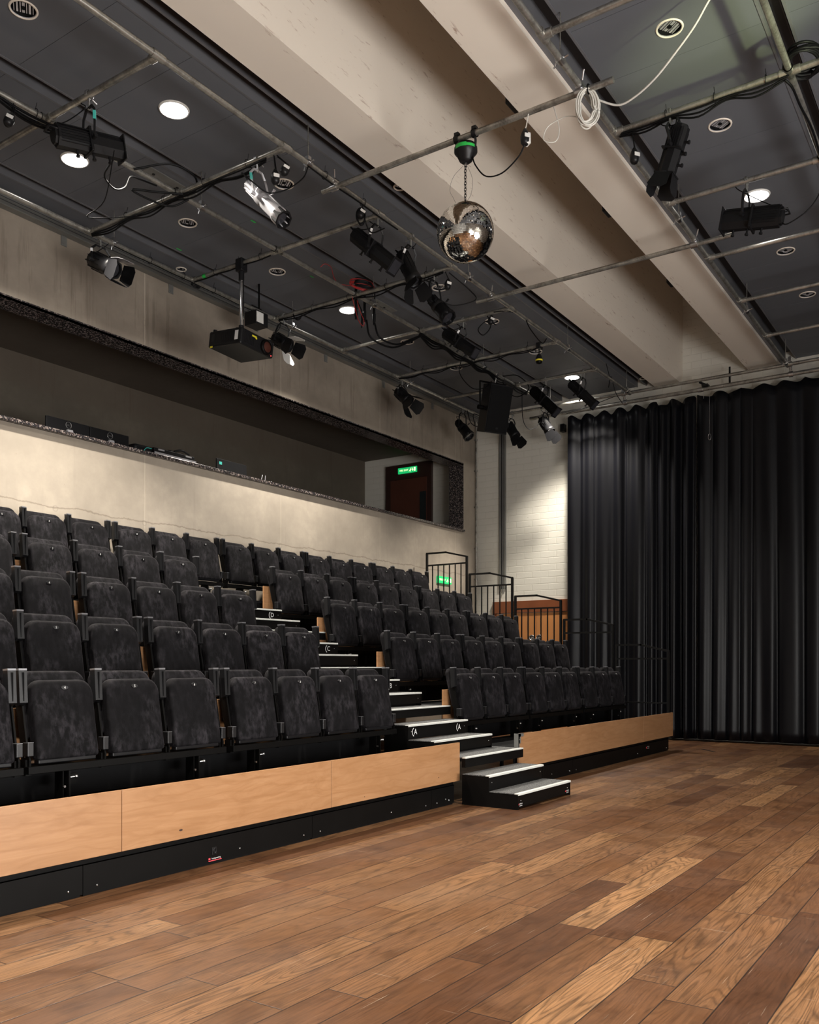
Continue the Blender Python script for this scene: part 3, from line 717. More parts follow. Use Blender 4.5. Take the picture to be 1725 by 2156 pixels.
# ------------------------------------------------------------------ step units in the gangway
def steps(yf, zb, zsteps, label, letter=None, logo=False):
    t = thing('step_block', label, 'steps', (AX0, yf, zb), 'black gangway steps')
    W = AX1-AX0; T = 0.2858; m = MB()
    yend = 2*T-0.012
    for x in (0.0, W-0.012):
        m = MB(); m.prism([(0.0, 0.0), (yend, 0.0), (yend, 2*RT-0.013), (T, 2*RT-0.013), (T, RT-0.013), (0.0, RT-0.013)], x, x+0.012, 'x'); m.build('side_panel', M['black_steel'], t)
    m = MB(); m.box(0.012, W-0.012, 0.004, 0.014, 0.022, RT-0.008); m.box(0.012, W-0.012, T+0.004, T+0.014, RT+0.004, 2*RT-0.008)
    m.box(0.0, W, 0.0, T, RT-0.012, RT-0.004); m.box(0.0, W, T, yend, 2*RT-0.012, 2*RT-0.004); m.box(0.02, W-0.02, 0.06, 0.065, 0.0, RT-0.02); m.build('riser', M['black_steel'], t)
    for k in range(2):
        m = MB(); m.box(0.004, W-0.004, T*k+0.036, T*k+T-(0.0 if k == 0 else 0.014), RT*(k+1)-0.004, RT*(k+1)+0.003); m.build('carpet_tread', M['carpet_grey'], t)
        m = MB(); m.box(0.0, W, T*k-0.004, T*k+0.036, RT*(k+1)-0.004, RT*(k+1)+0.005, bev=0.0015); m.box(0.0, W, T*k-0.005, T*k, RT*(k+1)-0.012, RT*(k+1)+0.003); m.build('nosing', M['nosing'], t)
    m = MB()
    for k in range(2):
        for x in (0.06, W-0.06): m.lathe([(0, 0.005), (0.002, 0.005), (0.003, 0)], (x, T*k+0.004, RT*k+0.075), (0, -1, 0), 8)
    m.build('screws', M['steel_bright'], t)
    if letter:
        f = frame((0, T+0.003, RT+0.07), (1, 0, 0), (0, 0, 1)); m = MB()
        for x in (0.13, W-0.16):
            add_text(m, letter, 0.075, f @ Matrix.Translation((x, 0, 0)))
            arc = [(x-0.012+0.042*math.cos(a), 0.042*math.sin(a)) for a in [PI*0.66+k*PI*0.07 for k in range(11)]]
            for p, q in zip(arc[:-1], arc[1:]):
                d = Vector((q[0]-p[0], q[1]-p[1])).normalized()*0.004; nrm = (-d.y, d.x)
                m.add([f @ Vector((p[0]+nrm[0], p[1]+nrm[1], 0)), f @ Vector((q[0]+nrm[0], q[1]+nrm[1], 0)), f @ Vector((q[0]-nrm[0], q[1]-nrm[1], 0)), f @ Vector((p[0]-nrm[0], p[1]-nrm[1], 0))], [(0, 1, 2, 3)])
        m.build('row_letter', M['white_mark'], t)
    if logo:
        f = frame((0, 0.003, 0.042), (1, 0, 0), (0, 0, 1))
        m = MB(); [add_text(m, 'audience\nsystems', 0.017, f @ Matrix.Translation((x, 0, 0))) for x in (0.06, W-0.055)]; m.build('lettering', M['white_mark'], t)
        m = MB(); [m.cyl((x, 0.004, 0.046), (x, 0.001, 0.046), 0.007, n=10) for x in (0.015, W-0.10)]; m.build('red_badge', M['red_mark'], t)
steps(3.508, 0.0, None, 'free-standing black carpeted step block on the oak floor', None, True)
for n, ch in enumerate('ABCD'):
    steps(4.3654+DR*n, zt(n)+0.006, None, 'black carpeted gangway steps marked with the white letter %s' % ch, ch)

# ------------------------------------------------------------------ tip-up seats
def rrect(w, z0, z1, rt, rb, n=6):
    P = []
    for cx, cz, r, a0 in ((w-rt, z1-rt, rt, 0), (-w+rt, z1-rt, rt, PI/2), (-w+rb, z0+rb, rb, PI), (w-rb, z0+rb, rb, 3*PI/2)):
        for k in range(n+1):
            a = a0 + PI/2*k/n; P.append((cx+r*math.cos(a), cz+r*math.sin(a)))
    return P
def cushion(m, w, z0, z1, rt, rb, yfun, th, edge=0.022, mi=0, dome=0.012):
    # rounded pad: front face at y=yfun(z), thickness th, softened rims, slight doming
    prof = rrect(w, z0, z1, rt, rb); cz = (z0+z1)/2; n = len(prof); rings = []
    def ring(inset, dy):
        out = []
        for (x, z) in prof:
            sx = (w-inset)/w; sz = ((z1-z0)/2-inset)/((z1-z0)/2)
            X = x*sx; Z = cz+(z-cz)*sz; out.append((X, yfun(Z)+dy, Z))
        return out
    ks = 5
    for k in range(ks+1):
        a = PI/2*k/ks; rings.append(ring(edge*(1-math.sin(a)), edge*(1-math.cos(a))))
    front = [ring(edge+w*0.35, -dome*0.8), ring(edge+w*0.14, -dome*0.55), ring(edge+w*0.04, -dome*0.2)]
    rings = front + rings
    for k in range(ks+1):
        a = PI/2*k/ks; rings.append(ring(edge*(1-math.cos(a)), th-edge+edge*math.sin(a)))
    V = [p for r in rings for p in r]; F = []
    for k in range(len(rings)-1):
        for i in range(n): F.append((k*n+i, k*n+(i+1) % n, (k+1)*n+(i+1) % n, (k+1)*n+i))
    b0 = len(V); V.append((0, yfun(cz)-dome, cz)); 
    for i in range(n): F.append((b0, (i+1) % n, i))
    F.append([(len(rings)-1)*n+i for i in range(n)])
    m.add(V, F, mi, True)
ypan = lambda z: -0.06 + (z-0.277)*(0.08/0.472)
yback = lambda z: 0.045 + max(0, z-0.42)*(0.095/0.385)
def plate_mesh(num):
    m = MB(); f = Matrix.Translation((0, ypan(0.705)-0.0135, 0.705)) @ Matrix.Rotation(R(90), 4, 'X')
    P = [(0.024*math.cos(a), 0.012*math.sin(a)) for a in [k*PI/8 for k in range(16)]]
    m.add([f @ Vector((x, z, 0.0)) for x, z in P] + [f @ Vector((x, z, -0.012)) for x, z in P], [list(range(16))] + [(i, (i+1) % 16, 16+(i+1) % 16, 16+i) for i in range(16)], 0)
    add_text(m, str(num), 0.024, f @ Matrix.Translation((0, 0, 0.0008)), 1)
    return m
_plates = {}
def side_geo():
    a = MB()   # folded armrest
    a.prism([(0.035, 0.62), (0.082, 0.60), (0.095, 0.815), (0.048, 0.818)], -0.026, 0.026, 'x', 0)
    a.prism([(0.046, 0.812), (0.096, 0.809), (0.097, 0.820), (0.047, 0.823)], -0.0265, 0.0265, 'x', 1)
    a.box(-0.002, 0.002, 0.030, 0.045, 0.63, 0.80, 2)
    p = MB()   # steel side frame down to the beam
    p.prism([(0.095, 0.62), (0.045, 0.60), (0.0, 0.36), (-0.03, 0.28), (-0.02, 0.20), (0.05, 0.20), (0.06, 0.36), (0.11, 0.60)], -0.006, 0.006, 'x', 0)
    p.box(-0.018, 0.018, -0.01, 0.05, 0.19, 0.285, 0)
    for z in (0.30, 0.335): p.cyl((-0.009, 0.01, z), (-0.012, 0.01, z), 0.004, n=6, mi=1)
    h = MB(); h.box(-0.020, 0.020, -0.035, 0.02, 0.305, 0.385, 0, bev=0.004); h.box(-0.019, 0.019, -0.034, 0.018, 0.3845, 0.3865, 1)
    return a, p, h
_a, _p, _h = side_geo()
def add_side(t, x):
    for m, nm, mats in ((_a, 'armrest', [M['arm_grey'], M['cap_grey'], M['black_plastic']]), (_p, 'side_frame', [M['black_steel'], M['steel_bright']]), (_h, 'hinge_cover', [M['arm_grey'], M['cap_grey']])):
        if nm not in _share:
            o = m.build(nm, mats, t); _share[nm] = o.data
        else:
            o = bpy.data.objects.new(nm, _share[nm]); COL.objects.link(o); o.parent = t
        o.location = (x, 0, 0)
_share = {}
proto = thing('tip_up_seat', '', 'seat')
m = MB(); cushion(m, 0.2125, 0.277, 0.751, 0.085, 0.02, ypan, 0.085); pan = m.build('seat_pan', M['velvet'], proto)
m = MB(); cushion(m, 0.238, 0.40, 0.806, 0.075, 0.02, yback, 0.06, 0.02); m.build('backrest', M['velvet'], proto)
m = MB(); m.box(-0.20, 0.20, ypan(0.3)+0.02, ypan(0.3)+0.07, 0.255, 0.285, bev=0.006); m.build('seat_shell', M['black_plastic'], proto)
add_side(proto, -0.25)
proto_end = copy_tree(proto); add_side(proto_end, 0.25)
COLS_L = [2.24, 2.76, 3.33, 3.855, 4.375, 4.985, 5.51, 6.03, 6.555]
ENDS = {2.76, 4.375, 6.555}
COLS_R = [8.28, 8.80, 9.32, 9.90, 10.42, 10.94, 11.52, 12.04, 12.555]
ENDR = {9.32, 10.94, 12.555}
nth = ['nearest', 'second', 'third', 'fourth', 'fifth', 'sixth', 'seventh', 'eighth', 'ninth', 'tenth', 'eleventh', 'twelfth', 'thirteenth', 'fourteenth', 'fifteenth', 'sixteenth', 'seventeenth']
used = set()
def place(x, n, end, label, num):
    src = proto_end if end else proto
    if src.name not in used: o = src; used.add(src.name)
    else: o = copy_tree(src)
    o.location = (x, 4.80+DR*n, zt(n)); o['label'] = label; o['category'] = 'seat'; o['group'] = 'charcoal tip-up seats on the stepped platforms'
    if num not in _plates: _plates[num] = plate_mesh(num).build('number_plate', [M['arm_grey'], M['white_mark']]); pl = _plates[num]
    else: pl = _plates[num].copy(); COL.objects.link(pl)
    pl.parent = [c for c in o.children if c.name.startswith('seat_pan')][0]
srcs = []
plans = []
left_first = {0: 2.76, 1: 3.33, 2: 3.855, 3: 4.375}
for n in range(4):
    xs = [x for x in COLS_L if x >= left_first[n]-0.01]
    for k, x in enumerate(xs):
        d = len(xs)-k
        pos = 'next to the gangway' if d == 1 else ('%s from the gangway' % nth[d-1])
        plans.append((x, n, x in ENDS, 'charcoal velvet tip-up seat, %s row of the left block, %s' % (ordn[n], pos), 3 + COLS_L.index(x)-1))
    for k, x in enumerate(COLS_R):
        pos = 'next to the gangway' if k == 0 else ('%s from the gangway' % nth[k] if k < 8 else 'last seat by the railing')
        plans.append((x, n, x in ENDR, 'charcoal velvet tip-up seat, %s row of the right block, %s' % (ordn[n], pos), 11+k))
cE = [4.375, 5.005, 5.525, 6.045, 6.64, 7.16, 7.68] + COLS_R
for k, x in enumerate(cE):
    d = len(cE)-k
    plans.append((x, 4, (x in ENDR) or x in (4.375, 6.045, 7.68), 'charcoal velvet tip-up seat in the back row, %s from the right end' % nth[d-1], 4+k))
# the two source seats go first, so that copies are taken from unplaced geometry
mid = [p for p in plans if not p[2]]; end = [p for p in plans if p[2]]
base_mid = copy_tree(proto); base_end = copy_tree(proto_end)
def place2(p):
    x, n, e, label, num = p
    o = copy_tree(base_end if e else base_mid)
    o.location = (x, 4.80+DR*n, zt(n)); o['label'] = label; o['category'] = 'seat'; o['group'] = 'charcoal tip-up seats on the stepped platforms'
    if num not in _plates: _plates[num] = plate_mesh(num).build('number_plate', [M['arm_grey'], M['white_mark']]); pl = _plates[num]
    else: pl = _plates[num].copy(); COL.objects.link(pl)
    pl.parent = [c for c in o.children if c.name.startswith('seat_pan')][0]
for p in plans: place2(p)
def kill(o):
    for c in list(o.children): kill(c)
    bpy.data.objects.remove(o)
for o in (proto, proto_end, base_mid, base_end): kill(o)
# steel beams carrying the seats
def beam(x0, x1, n, label):
    t = thing('seat_beam', label, 'beam', (x0, 4.80+DR*n, zt(n)), 'black seat beams')
    m = MB(); m.box(0, x1-x0, -0.045, 0.04, 0.20, 0.245, bev=0.003); m.build('beam', M['black_steel'], t)
    for x in (0.27, x1-x0-0.27):
        m = MB(); m.box(x-0.006, x+0.006, -0.05, 0.05, 0.0, 0.2); m.box(x-0.035, x-0.028, -0.03, 0.05, 0.0, 0.2); m.box(x-0.05, x+0.04, -0.06, 0.06, 0.0, 0.01); m.box(x-0.03, x+0.10, 0.02, 0.05, 0.11, 0.17); m.build('leg', M['black_steel'], t)
        m = MB(); m.cyl((x+0.006, -0.02, 0.155), (x+0.05, -0.035, 0.158), 0.007, n=8); m.lathe([(-0.012, 0), (-0.01, 0.009), (0, 0.012), (0.01, 0.009), (0.012, 0)], (x+0.055, -0.037, 0.158), (1, 0, 0), 10); m.cyl((x-0.03, -0.031, 0.105), (x-0.03, -0.045, 0.105), 0.008, n=8); m.build('lock_knob', M['steel_bright'], t)
def runs(cols, ends):
    out = []; s = cols[0]
    for i, x in enumerate(cols):
        if x in ends: out.append((s-0.27, x+0.27)); s = cols[i+1] if i+1 < len(cols) else None
    return out
for n in range(5):
    if n < 4: L_ = runs([x for x in COLS_L if x >= left_first[n]-0.01], ENDS); R_ = runs(COLS_R, ENDR)
    else: L_ = runs(cE[:7], {4.375, 6.045, 7.68}); R_ = runs(COLS_R, ENDR)
    for k, (a_, b_) in enumerate(L_ + R_):
        side = 'left' if k < len(L_) else 'right'; kk = k+1 if k < len(L_) else k-len(L_)+1
        beam(a_, b_, n, 'black steel beam under the %s row of seats, %s block, %s run from the left' % (ordn[n], side, ['first', 'second', 'third', 'fourth'][kk-1]))
# guard rails at the right end of every tier
for n in range(5):
    z = zt(n); yf = 4.16+DR*n; yb = 4.96+DR*n; X = 12.955
    t = thing('guard_rail', 'black steel guard rail at the right end of the %s row%s' % (ordn[n], ', without upright bars' if n < 2 else ', with upright bars'), 'railing', (X, yf, z-0.2), 'guard rails stepping up beside the seats')
    D_ = yb-yf
    for y, zt_ in ((0, 1.24), (D_, 1.345)):
        m = MB(); m.box(-0.017, 0.017, y-0.017, y+0.017, 0.0, zt_); m.build('post', M['rail_paint'], t)
    m = MB()
    for (ya, za, y2, z2) in ((0.0, 1.245, D_*0.52, 1.345), (D_*0.52, 1.345, D_, 1.347)):
        a = math.atan2(z2-za, y2-ya); Lr = math.hypot(y2-ya, z2-za)
        mm = Matrix.Translation((0, ya, za)) @ Matrix.Rotation(a, 4, 'X'); m.box(-0.018, 0.018, -0.012, Lr+0.012, -0.014, 0.014, mat=mm)
    m.build('top_rail', M['rail_paint'], t)
    m = MB(); m.box(-0.014, 0.014, 0, D_, 1.125, 1.15); m.build('mid_rail', M['rail_paint'], t)
    m = MB(); zz = 0.26 if n > 1 else 0.47; m.box(-0.014, 0.014, 0, D_, zz, zz+0.022); m.build('bottom_rail', M['rail_paint'], t)
    if n > 1:
        for k in range(1, 7):
            y = D_*k/7; m = MB(); m.box(-0.008, 0.008, y-0.008, y+0.008, 0.28, 1.13); m.build('baluster', M['rail_paint'], t)
# ------------------------------------------------------------------ scaffold pipe grid under the ceiling
ZP = 5.75; RP = 0.0245
PY = [7.93, 6.59, 5.22, 2.77, 1.385]
GX = [4.40+1.40*k for k in range(8)]
lab = ['galvanised pipe running the length of the room closest to the concrete wall', 'galvanised lengthwise pipe through the middle of the seating side grid, carrying the loudspeaker',
       'galvanised lengthwise pipe beside the left cream beam', 'galvanised lengthwise pipe beside the right cream beam', 'galvanised lengthwise pipe furthest to the right, passing the black cable coil']
for k, y in enumerate(PY):
    t = thing('scaffold_pipe', lab[k], 'pipe', (2.6, y, ZP), 'lengthwise pipes of the lighting grid')
    m = MB(); m.cyl((0, 0, 0), (14.22-2.6, 0, 0), RP, n=16); m.build('pipe', M['galvanised'], t)
    for x in (6.10, 8.95, 11.75, 14.1):
        m = MB(); m.cyl((x-2.6, 0, 0.03), (x-2.6, 0, 0.44), 0.005, n=6); m.build('hanger_rod', M['galvanised'], t)
        m = MB(); m.cyl((x-2.63, 0, 0), (x-2.57, 0, 0), 0.034, n=12); m.cyl((x-2.6, -0.02, 0.0), (x-2.6, -0.065, 0.01), 0.008, n=6); m.cyl((x-2.6, 0.02, 0.02), (x-2.6, 0.05, -0.05), 0.006, n=6); m.box(x-2.62, x-2.58, -0.02, 0.02, 0.02, 0.06); m.build('hanger_clamp', M['steel_bright'], t)
sleeves = {2: (4.55, 7.28), 3: (8.0,), 4: ()}
def fit(m, p, d1, d2, e=True):
    p = Vector(p); d1 = Vector(d1); d2 = Vector(d2)
    m.cyl(p-d1*0.055, p+d1*0.055, 0.033, n=14); m.cyl(p, p+d2*0.075, 0.033, n=14)
cl = ['first galvanised cross pipe of the seating side grid, carrying the long black spotlight', 'second cross pipe of the seating side grid, carrying the silver spotlight', 'cross pipe of the seating side grid that carries the projector pole',
      'cross pipe passing under the coil of red cable', 'cross pipe of the seating side grid below the far end of the second stage pipe', 'cross pipe of the seating side grid left of the small yellow lamp', 'cross pipe above the far group of spotlights', 'last cross pipe of the seating side grid, just before the curtain pipe']
cr = ['cross pipe of the stage side grid at the top edge of the picture', 'second cross pipe of the stage side grid, above the white cable coil', 'cross pipe of the stage side grid with black cables and the barn door spotlight', 'cross pipe of the stage side grid above the horizontal spotlight',
      'cross pipe of the stage side grid just below the horizontal spotlight', 'cross pipe of the stage side grid, third from the curtain', 'cross pipe of the stage side grid, second from the curtain', 'cross pipe of the stage side grid next to the curtain']
for k, x in enumerate(GX):
    t = thing('scaffold_pipe', cl[k], 'pipe', (x, PY[2], ZP), 'cross pipes of the lighting grid')
    L = PY[0]-PY[2]; m = MB(); m.cyl((0, 0.03, 0), (0, L-0.03, 0), RP, n=16); m.build('pipe', M['galvanised'], t)
    for y, s in ((0, 1), (PY[1]-PY[2], 1), (L, -1)):
        m = MB(); fit(m, (0, y, 0), (1, 0, 0), (0, s, 0)); 
        if 0 < y < L: fit(m, (0, y, 0), (1, 0, 0), (0, -1, 0))
        m.build('tee_coupler', M['galvanised'], t)
    t = thing('scaffold_pipe', cr[k], 'pipe', (x, PY[3], ZP), 'cross pipes of the lighting grid')
    m = MB(); m.cyl((0, -0.03, 0), (0, -5.0, 0), RP, n=16); m.build('pipe', M['galvanised'], t)
    for y in (0, PY[4]-PY[3]):
        m = MB(); fit(m, (0, y, 0), (1, 0, 0), (0, -1, 0))
        if y < 0: fit(m, (0, y, 0), (1, 0, 0), (0, 1, 0))
        m.build('tee_coupler', M['galvanised'], t)
def bridge(x, y0, y1, label, rad=0.0245):
    t = thing('scaffold_pipe', label, 'pipe', (x, y0, 5.70), 'pipes bridging the roof well')
    m = MB(); m.cyl((0, 0, 0), (0, y1-y0, 0), rad, n=18); m.build('pipe', M['galvanised'], t)
    for y in (PY[2]-y0, PY[3]-y0):
        m = MB(); m.cyl((0, y-0.035, 0), (0, y+0.035, 0), 0.034, n=12); m.cyl((-0.04, y, 0.05), (0.04, y, 0.05), 0.034, n=12)
        m.cyl((0.03, y+0.03, 0.0), (0.09, y+0.05, 0.03), 0.007, n=6); m.cyl((-0.03, y-0.03, 0.07), (-0.07, y-0.06, 0.12), 0.007, n=6); m.lathe([(0, 0), (0.004, 0.016), (0.018, 0.016), (0.02, 0)], (0.07, y, 0.03), (1, 0, 0.3), 6); m.build('swivel_coupler', M['steel_bright'], t)
    return t
bridge(6.47, 2.50, 5.36, 'plain galvanised pipe crossing the roof well, carrying the mirror ball')
bridge(9.49, 2.38, 5.42, 'plain galvanised pipe crossing the roof well further back, carrying nothing')

# ------------------------------------------------------------------ mirror ball
BC = Vector((6.464, 3.801, 4.888)); BR = 0.24
t = thing('mirror_ball', 'large mirror ball hanging from a chain under the pipe across the roof well', 'mirror ball', BC)
m = MB(); nl = 62; V = []; F = []
for j in range(nl):
    th0 = PI*(j+0.05)/nl; th1 = PI*(j+0.95)/nl; nn = max(6, int(2*nl*math.sin(PI*(j+0.5)/nl)))
    for i in range(nn):
        a0 = 2*PI*(i+0.05)/nn; a1 = 2*PI*(i+0.95)/nn
        ps = [Vector((math.sin(q)*math.cos(w), math.sin(q)*math.sin(w), math.cos(q))) for q, w in ((th0, a0), (th0, a1), (th1, a1), (th1, a0))]
        n_ = (ps[0]+ps[1]+ps[2]+ps[3]).normalized(); j1 = Vector((random.gauss(0, 1), random.gauss(0, 1), random.gauss(0, 1)))*0.010
        k0 = len(m.v); cpos = n_*BR
        nn2 = (n_+j1).normalized()
        m.add([cpos + ((p*BR-cpos) - nn2*((p*BR-cpos).dot(nn2))) for p in ps], [(0, 1, 2, 3)])
tl = m.build('mirror_tiles', M['mirror_tile'], t)
m = MB(); m.lathe([(BR*0.985*-math.cos(PI*k/24), BR*0.985*math.sin(PI*k/24)+1e-5) for k in range(25)], (0, 0, 0), (0, 0, 1), 36); m.build('core', M['black_plastic'], t)
m = MB(); m.lathe([(BR-0.005, 0.03), (BR+0.008, 0.028), (BR+0.012, 0.0)], (0, 0, 0), (0, 0, 1), 16); m.build('top_cap', M['steel_bright'], t)
m = MB(); z = BR+0.02
k = 0
while z < 0.60:
    c_ = Vector((0, 0, z)); ax = Vector((1, 0, 0)) if k % 2 else Vector((0, 1, 0))
    m.path([c_ + ax*0.0095*math.cos(a) + Vector((0, 0, 0.018*math.sin(a))) for a in [q*PI/5 for q in range(10)]], 0.003, 5, closed=True); z += 0.026; k += 1
m.build('chain', M['black_cable'], t)
rt = Vector((0.56, -0.8285, 0))
m = MB(); m.path(smooth_pts([rt*-0.02+Vector((0, 0, 0.56)), rt*-0.10+Vector((0, 0, 0.47)), rt*-0.13+Vector((0, 0, 0.36)), rt*-0.10+Vector((0, 0, 0.29)), rt*-0.072+Vector((0, 0, 0.232))]), 0.0012, 5)
m.path(smooth_pts([rt*0.02+Vector((0, 0, 0.56)), rt*0.06+Vector((0, 0, 0.45)), rt*0.05+Vector((0, 0, 0.33)), rt*0.01+Vector((0, 0, 0.26))]), 0.0012, 5); m.build('safety_wire', M['black_cable'], t)
t = thing('ball_motor', 'black mirror ball motor with a green tape strip clamped to the pipe', 'motor', (6.47, 3.80, 5.70))
m = MB(); m.lathe([(-0.075, 0.0), (-0.075, 0.085), (-0.10, 0.098), (-0.135, 0.098), (-0.16, 0.075), (-0.205, 0.055), (-0.225, 0.03), (-0.225, 0)], (0, 0, 0), (0, 0, 1), 24); m.build('motor_housing', M['black_plastic'], t)
for s in (-1, 1):
    m = MB(); m.path([(0, s*0.09, -0.12), (0, s*0.095, -0.06), (0, s*0.085, 0.0), (0, s*0.085, 0.035)], 0.011, 6); m.lathe([(-0.02, 0.035), (0.02, 0.035)], (0, s*0.085, 0), (0, 1, 0), 12); m.box(-0.02, 0.02, s*0.085-0.02, s*0.085+0.02, 0.03, 0.055); m.build('clamp_arm', M['black_plastic'], t)
m = MB()
for i in range(9):
    a0 = R(150+i*7); a1 = R(150+(i+1)*7); 
    m.add([(0.099*math.cos(a0), 0.099*math.sin(a0), -0.098), (0.099*math.cos(a1), 0.099*math.sin(a1), -0.098), (0.099*math.cos(a1), 0.099*math.sin(a1), -0.130), (0.099*math.cos(a0), 0.099*math.sin(a0), -0.130)], [(0, 1, 2, 3)])
for i in range(9):
    a0 = R(213+i*5); a1 = R(213+(i+1)*5)
    m.add([(0.0995*math.cos(a0), 0.0995*math.sin(a0), -0.105), (0.0995*math.cos(a1), 0.0995*math.sin(a1), -0.105), (0.0995*math.cos(a1), 0.0995*math.sin(a1), -0.128), (0.0995*math.cos(a0), 0.0995*math.sin(a0), -0.128)], [(0, 1, 2, 3)])
m.build('green_tape_strip', M['green_tape'], t)
m = MB(); m.cyl((0, 0, -0.225), (0, 0, -0.255), 0.012, n=10); m.build('spindle', M['steel_bright'], t)

# ------------------------------------------------------------------ stage lighting
def cone_flaps(m, f, r, L, ang, w0, w1, which=(0, 1, 2, 3), mi=0):
    for k in which:
        rot = Matrix.Rotation(k*PI/2, 4, 'Y'); a = ang[k] if isinstance(ang, (list, tuple)) else ang
        ca, sa = math.cos(R(a)), math.sin(R(a))
        P = [(-w0, 0, 0), (w0, 0, 0), (w1, L*0.8, 0), (w1*0.6, L, 0), (-w1*0.6, L, 0), (-w1, L*0.8, 0)]
        V = []
        for dz in (0, 0.003):
            for (x, y, z) in P: V.append(f @ (rot @ Vector((x, y*ca, r+y*sa+dz))))
        n = 6; m.add(V, [list(range(n))[::-1], list(range(n, 2*n))] + [(i, (i+1) % n, n+(i+1) % n, n+i) for i in range(n)], mi)
def lamp(kind, A, B, Fp, dia, label, body='lamp_body', flaps=None, flap_ang=28, flap_mat=None, sticker=None, group='stage spotlights on the pipe grid', pivot=0.45):
    A = Vector(A); B = Vector(B)-A; Fp = Vector(Fp)-A; ax = Fp-B; L = ax.length; ax.normalize()
    side = ax.cross(Vector((0, 0, 1))).normalized(); up = side.cross(ax)
    f = Matrix((side, ax, up)).transposed().to_4x4(); f.translation = B
    t = thing('spotlight', label, 'spotlight', A, group); r = dia/2; w = lambda x, y, z: f @ Vector((x, y, z)); bm_ = M[body]; bk = M['lamp_body']
    C = B + ax*L*pivot
    if kind == 'profile':
        m = MB()
        def octo(y0, y1, rr, sx=0.8):
            P = [(sx*rr*math.cos(a), rr*math.sin(a)) for a in [PI/8+q*PI/4 for q in range(8)]]
            V = [w(x, y0, z) for x, z in P]+[w(x, y1, z) for x, z in P]; m.add(V, [(i, (i+1) % 8, 8+(i+1) % 8, 8+i) for i in range(8)]+[list(range(8))[::-1], list(range(8, 16))])
        octo(0, L*0.5, r*1.0); octo(L*0.5, L, r*0.96, 0.8); octo(-0.02, 0.0, r*0.8)
        for q in range(7):
            z = r*(-0.7+q*0.23)
            for s in (-1, 1): m.box(-0.003, 0.003, L*0.04, L*0.46, -0.002, 0.002, mat=f @ Matrix.Translation((s*r*0.79, 0, z)))
        for q in (-1, 0, 1): m.box(q*r*0.35-0.003, q*r*0.35+0.003, L*0.03, L*0.97, r*0.88, r*0.96, mat=f)
        m.build('body', bm_, t)
        m = MB(); m.box(-r*0.95, r*0.95, L*0.46, L*0.50, -r*1.02, r*1.02, mat=f, bev=0.004); m.build('gate_band', bk, t)
        m = MB(); m.box(-r*0.88, r*0.88, L, L+0.012, -r*1.05, r*1.05, mat=f, bev=0.002); m.box(-r*0.7, r*0.7, L+0.012, L+0.014, -r*0.8, r*0.8, 1, mat=f); m.build('gel_frame', [bk, M['lens_glass']], t)
        for q in (0.3, 0.55, 0.8):
            m = MB(); m.cyl(w(0, L*q, -r*0.9), w(0, L*q, -r*1.35), 0.010, n=8); m.cyl(w(0, L*q, -r*1.3), w(0, L*q, -r*1.45), 0.016, n=8); m.build('focus_knob', bk, t)
        m = MB(); m.path([w(-r*0.6, 0.0, r*0.3), w(-r*0.6, -0.06, r*0.4), w(r*0.6, -0.06, r*0.4), w(r*0.6, 0, r*0.3)], 0.008, 6); m.build('rear_handle', bk, t)
    elif kind == 'zoom':
        m = MB(); m.lathe([(-0.01, 0), (0.0, r*0.42), (0.03, r*0.60), (L*0.30, r*0.62), (L*0.34, r*0.80), (L*0.46, r*0.86), (L*0.50, r*0.72), (L*0.52, r*0.72)], B, ax, 20); 
        for q in range(8):
            a = q*PI/4; m.box(-0.003, 0.003, 0.03, L*0.30, r*0.60, r*0.70, mat=f @ Matrix.Rotation(a, 4, 'Y'))
        m.build('body', bm_, t)
        m = MB(); m.lathe([(L*0.50, r*0.70), (L*0.52, r*0.80), (L*0.80, r*0.84), (L*0.86, r*0.98), (L, r*1.0), (L, r*0.86), (L*0.9, r*0.8)], B, ax, 20); m.box(-0.012, 0.012, L*0.52, L*0.84, r*0.82, r*0.93, mat=f); m.build('lens_barrel', bm_, t)
        m = MB(); m.lathe([(L*0.88, r*1.02), (L*1.02, r*1.08), (L*1.02, r*0.88), (L*0.92, r*0.84)], B, ax, 8, smooth=False); m.lathe([(L*0.93, r*0.86), (L*0.95, 0)], B, ax, 16, mi=1); m.build('front_ring', [bk, M['lens_glass']], t)
        m = MB()
        for a, q in ((0.3, 0.44), (2.2, 0.44), (3.9, 0.44)):
            d = up*math.sin(a)+side*math.cos(a); p = B+ax*L*q+d*r*0.7; m.cyl(p, p+d*0.06, 0.005, n=6); m.box(-0.012, 0.012, -0.004, 0.004, 0.0, 0.04, mat=Matrix.Translation(p+d*0.05) @ f.to_3x3().to_4x4())
        m.build('shutter_handle', M['black_plastic'] if body == 'lamp_body' else bm_, t)
    else:  # fresnel
        m = MB(); m.lathe([(-0.015, 0), (-0.01, r*0.6), (0.02, r*0.86), (L*0.35, r*0.90), (L*0.8, r*0.90), (L*0.82, r*0.98), (L, r*0.98), (L, r*0.86), (L*0.9, r*0.8)], B, ax, 20)
        for q in range(10):
            a = q*2*PI/10; m.box(-0.003, 0.003, 0.02, L*0.6, r*0.86, r*0.96, mat=f @ Matrix.Rotation(a, 4, 'Y'))
        m.build('body', bm_, t)
        m = MB(); m.lathe([(L*0.93, r*0.84), (L*0.96, r*0.5), (L*0.97, 0)], B, ax, 18); m.build('lens', M['lens_glass'], t)
        m = MB(); m.path([w(-r*0.5, 0.01, -r*0.2), w(-r*0.5, -0.05, -r*0.3), w(r*0.5, -0.05, -r*0.3), w(r*0.5, 0.01, -r*0.2)], 0.007, 6); m.build('rear_handle', bk, t)
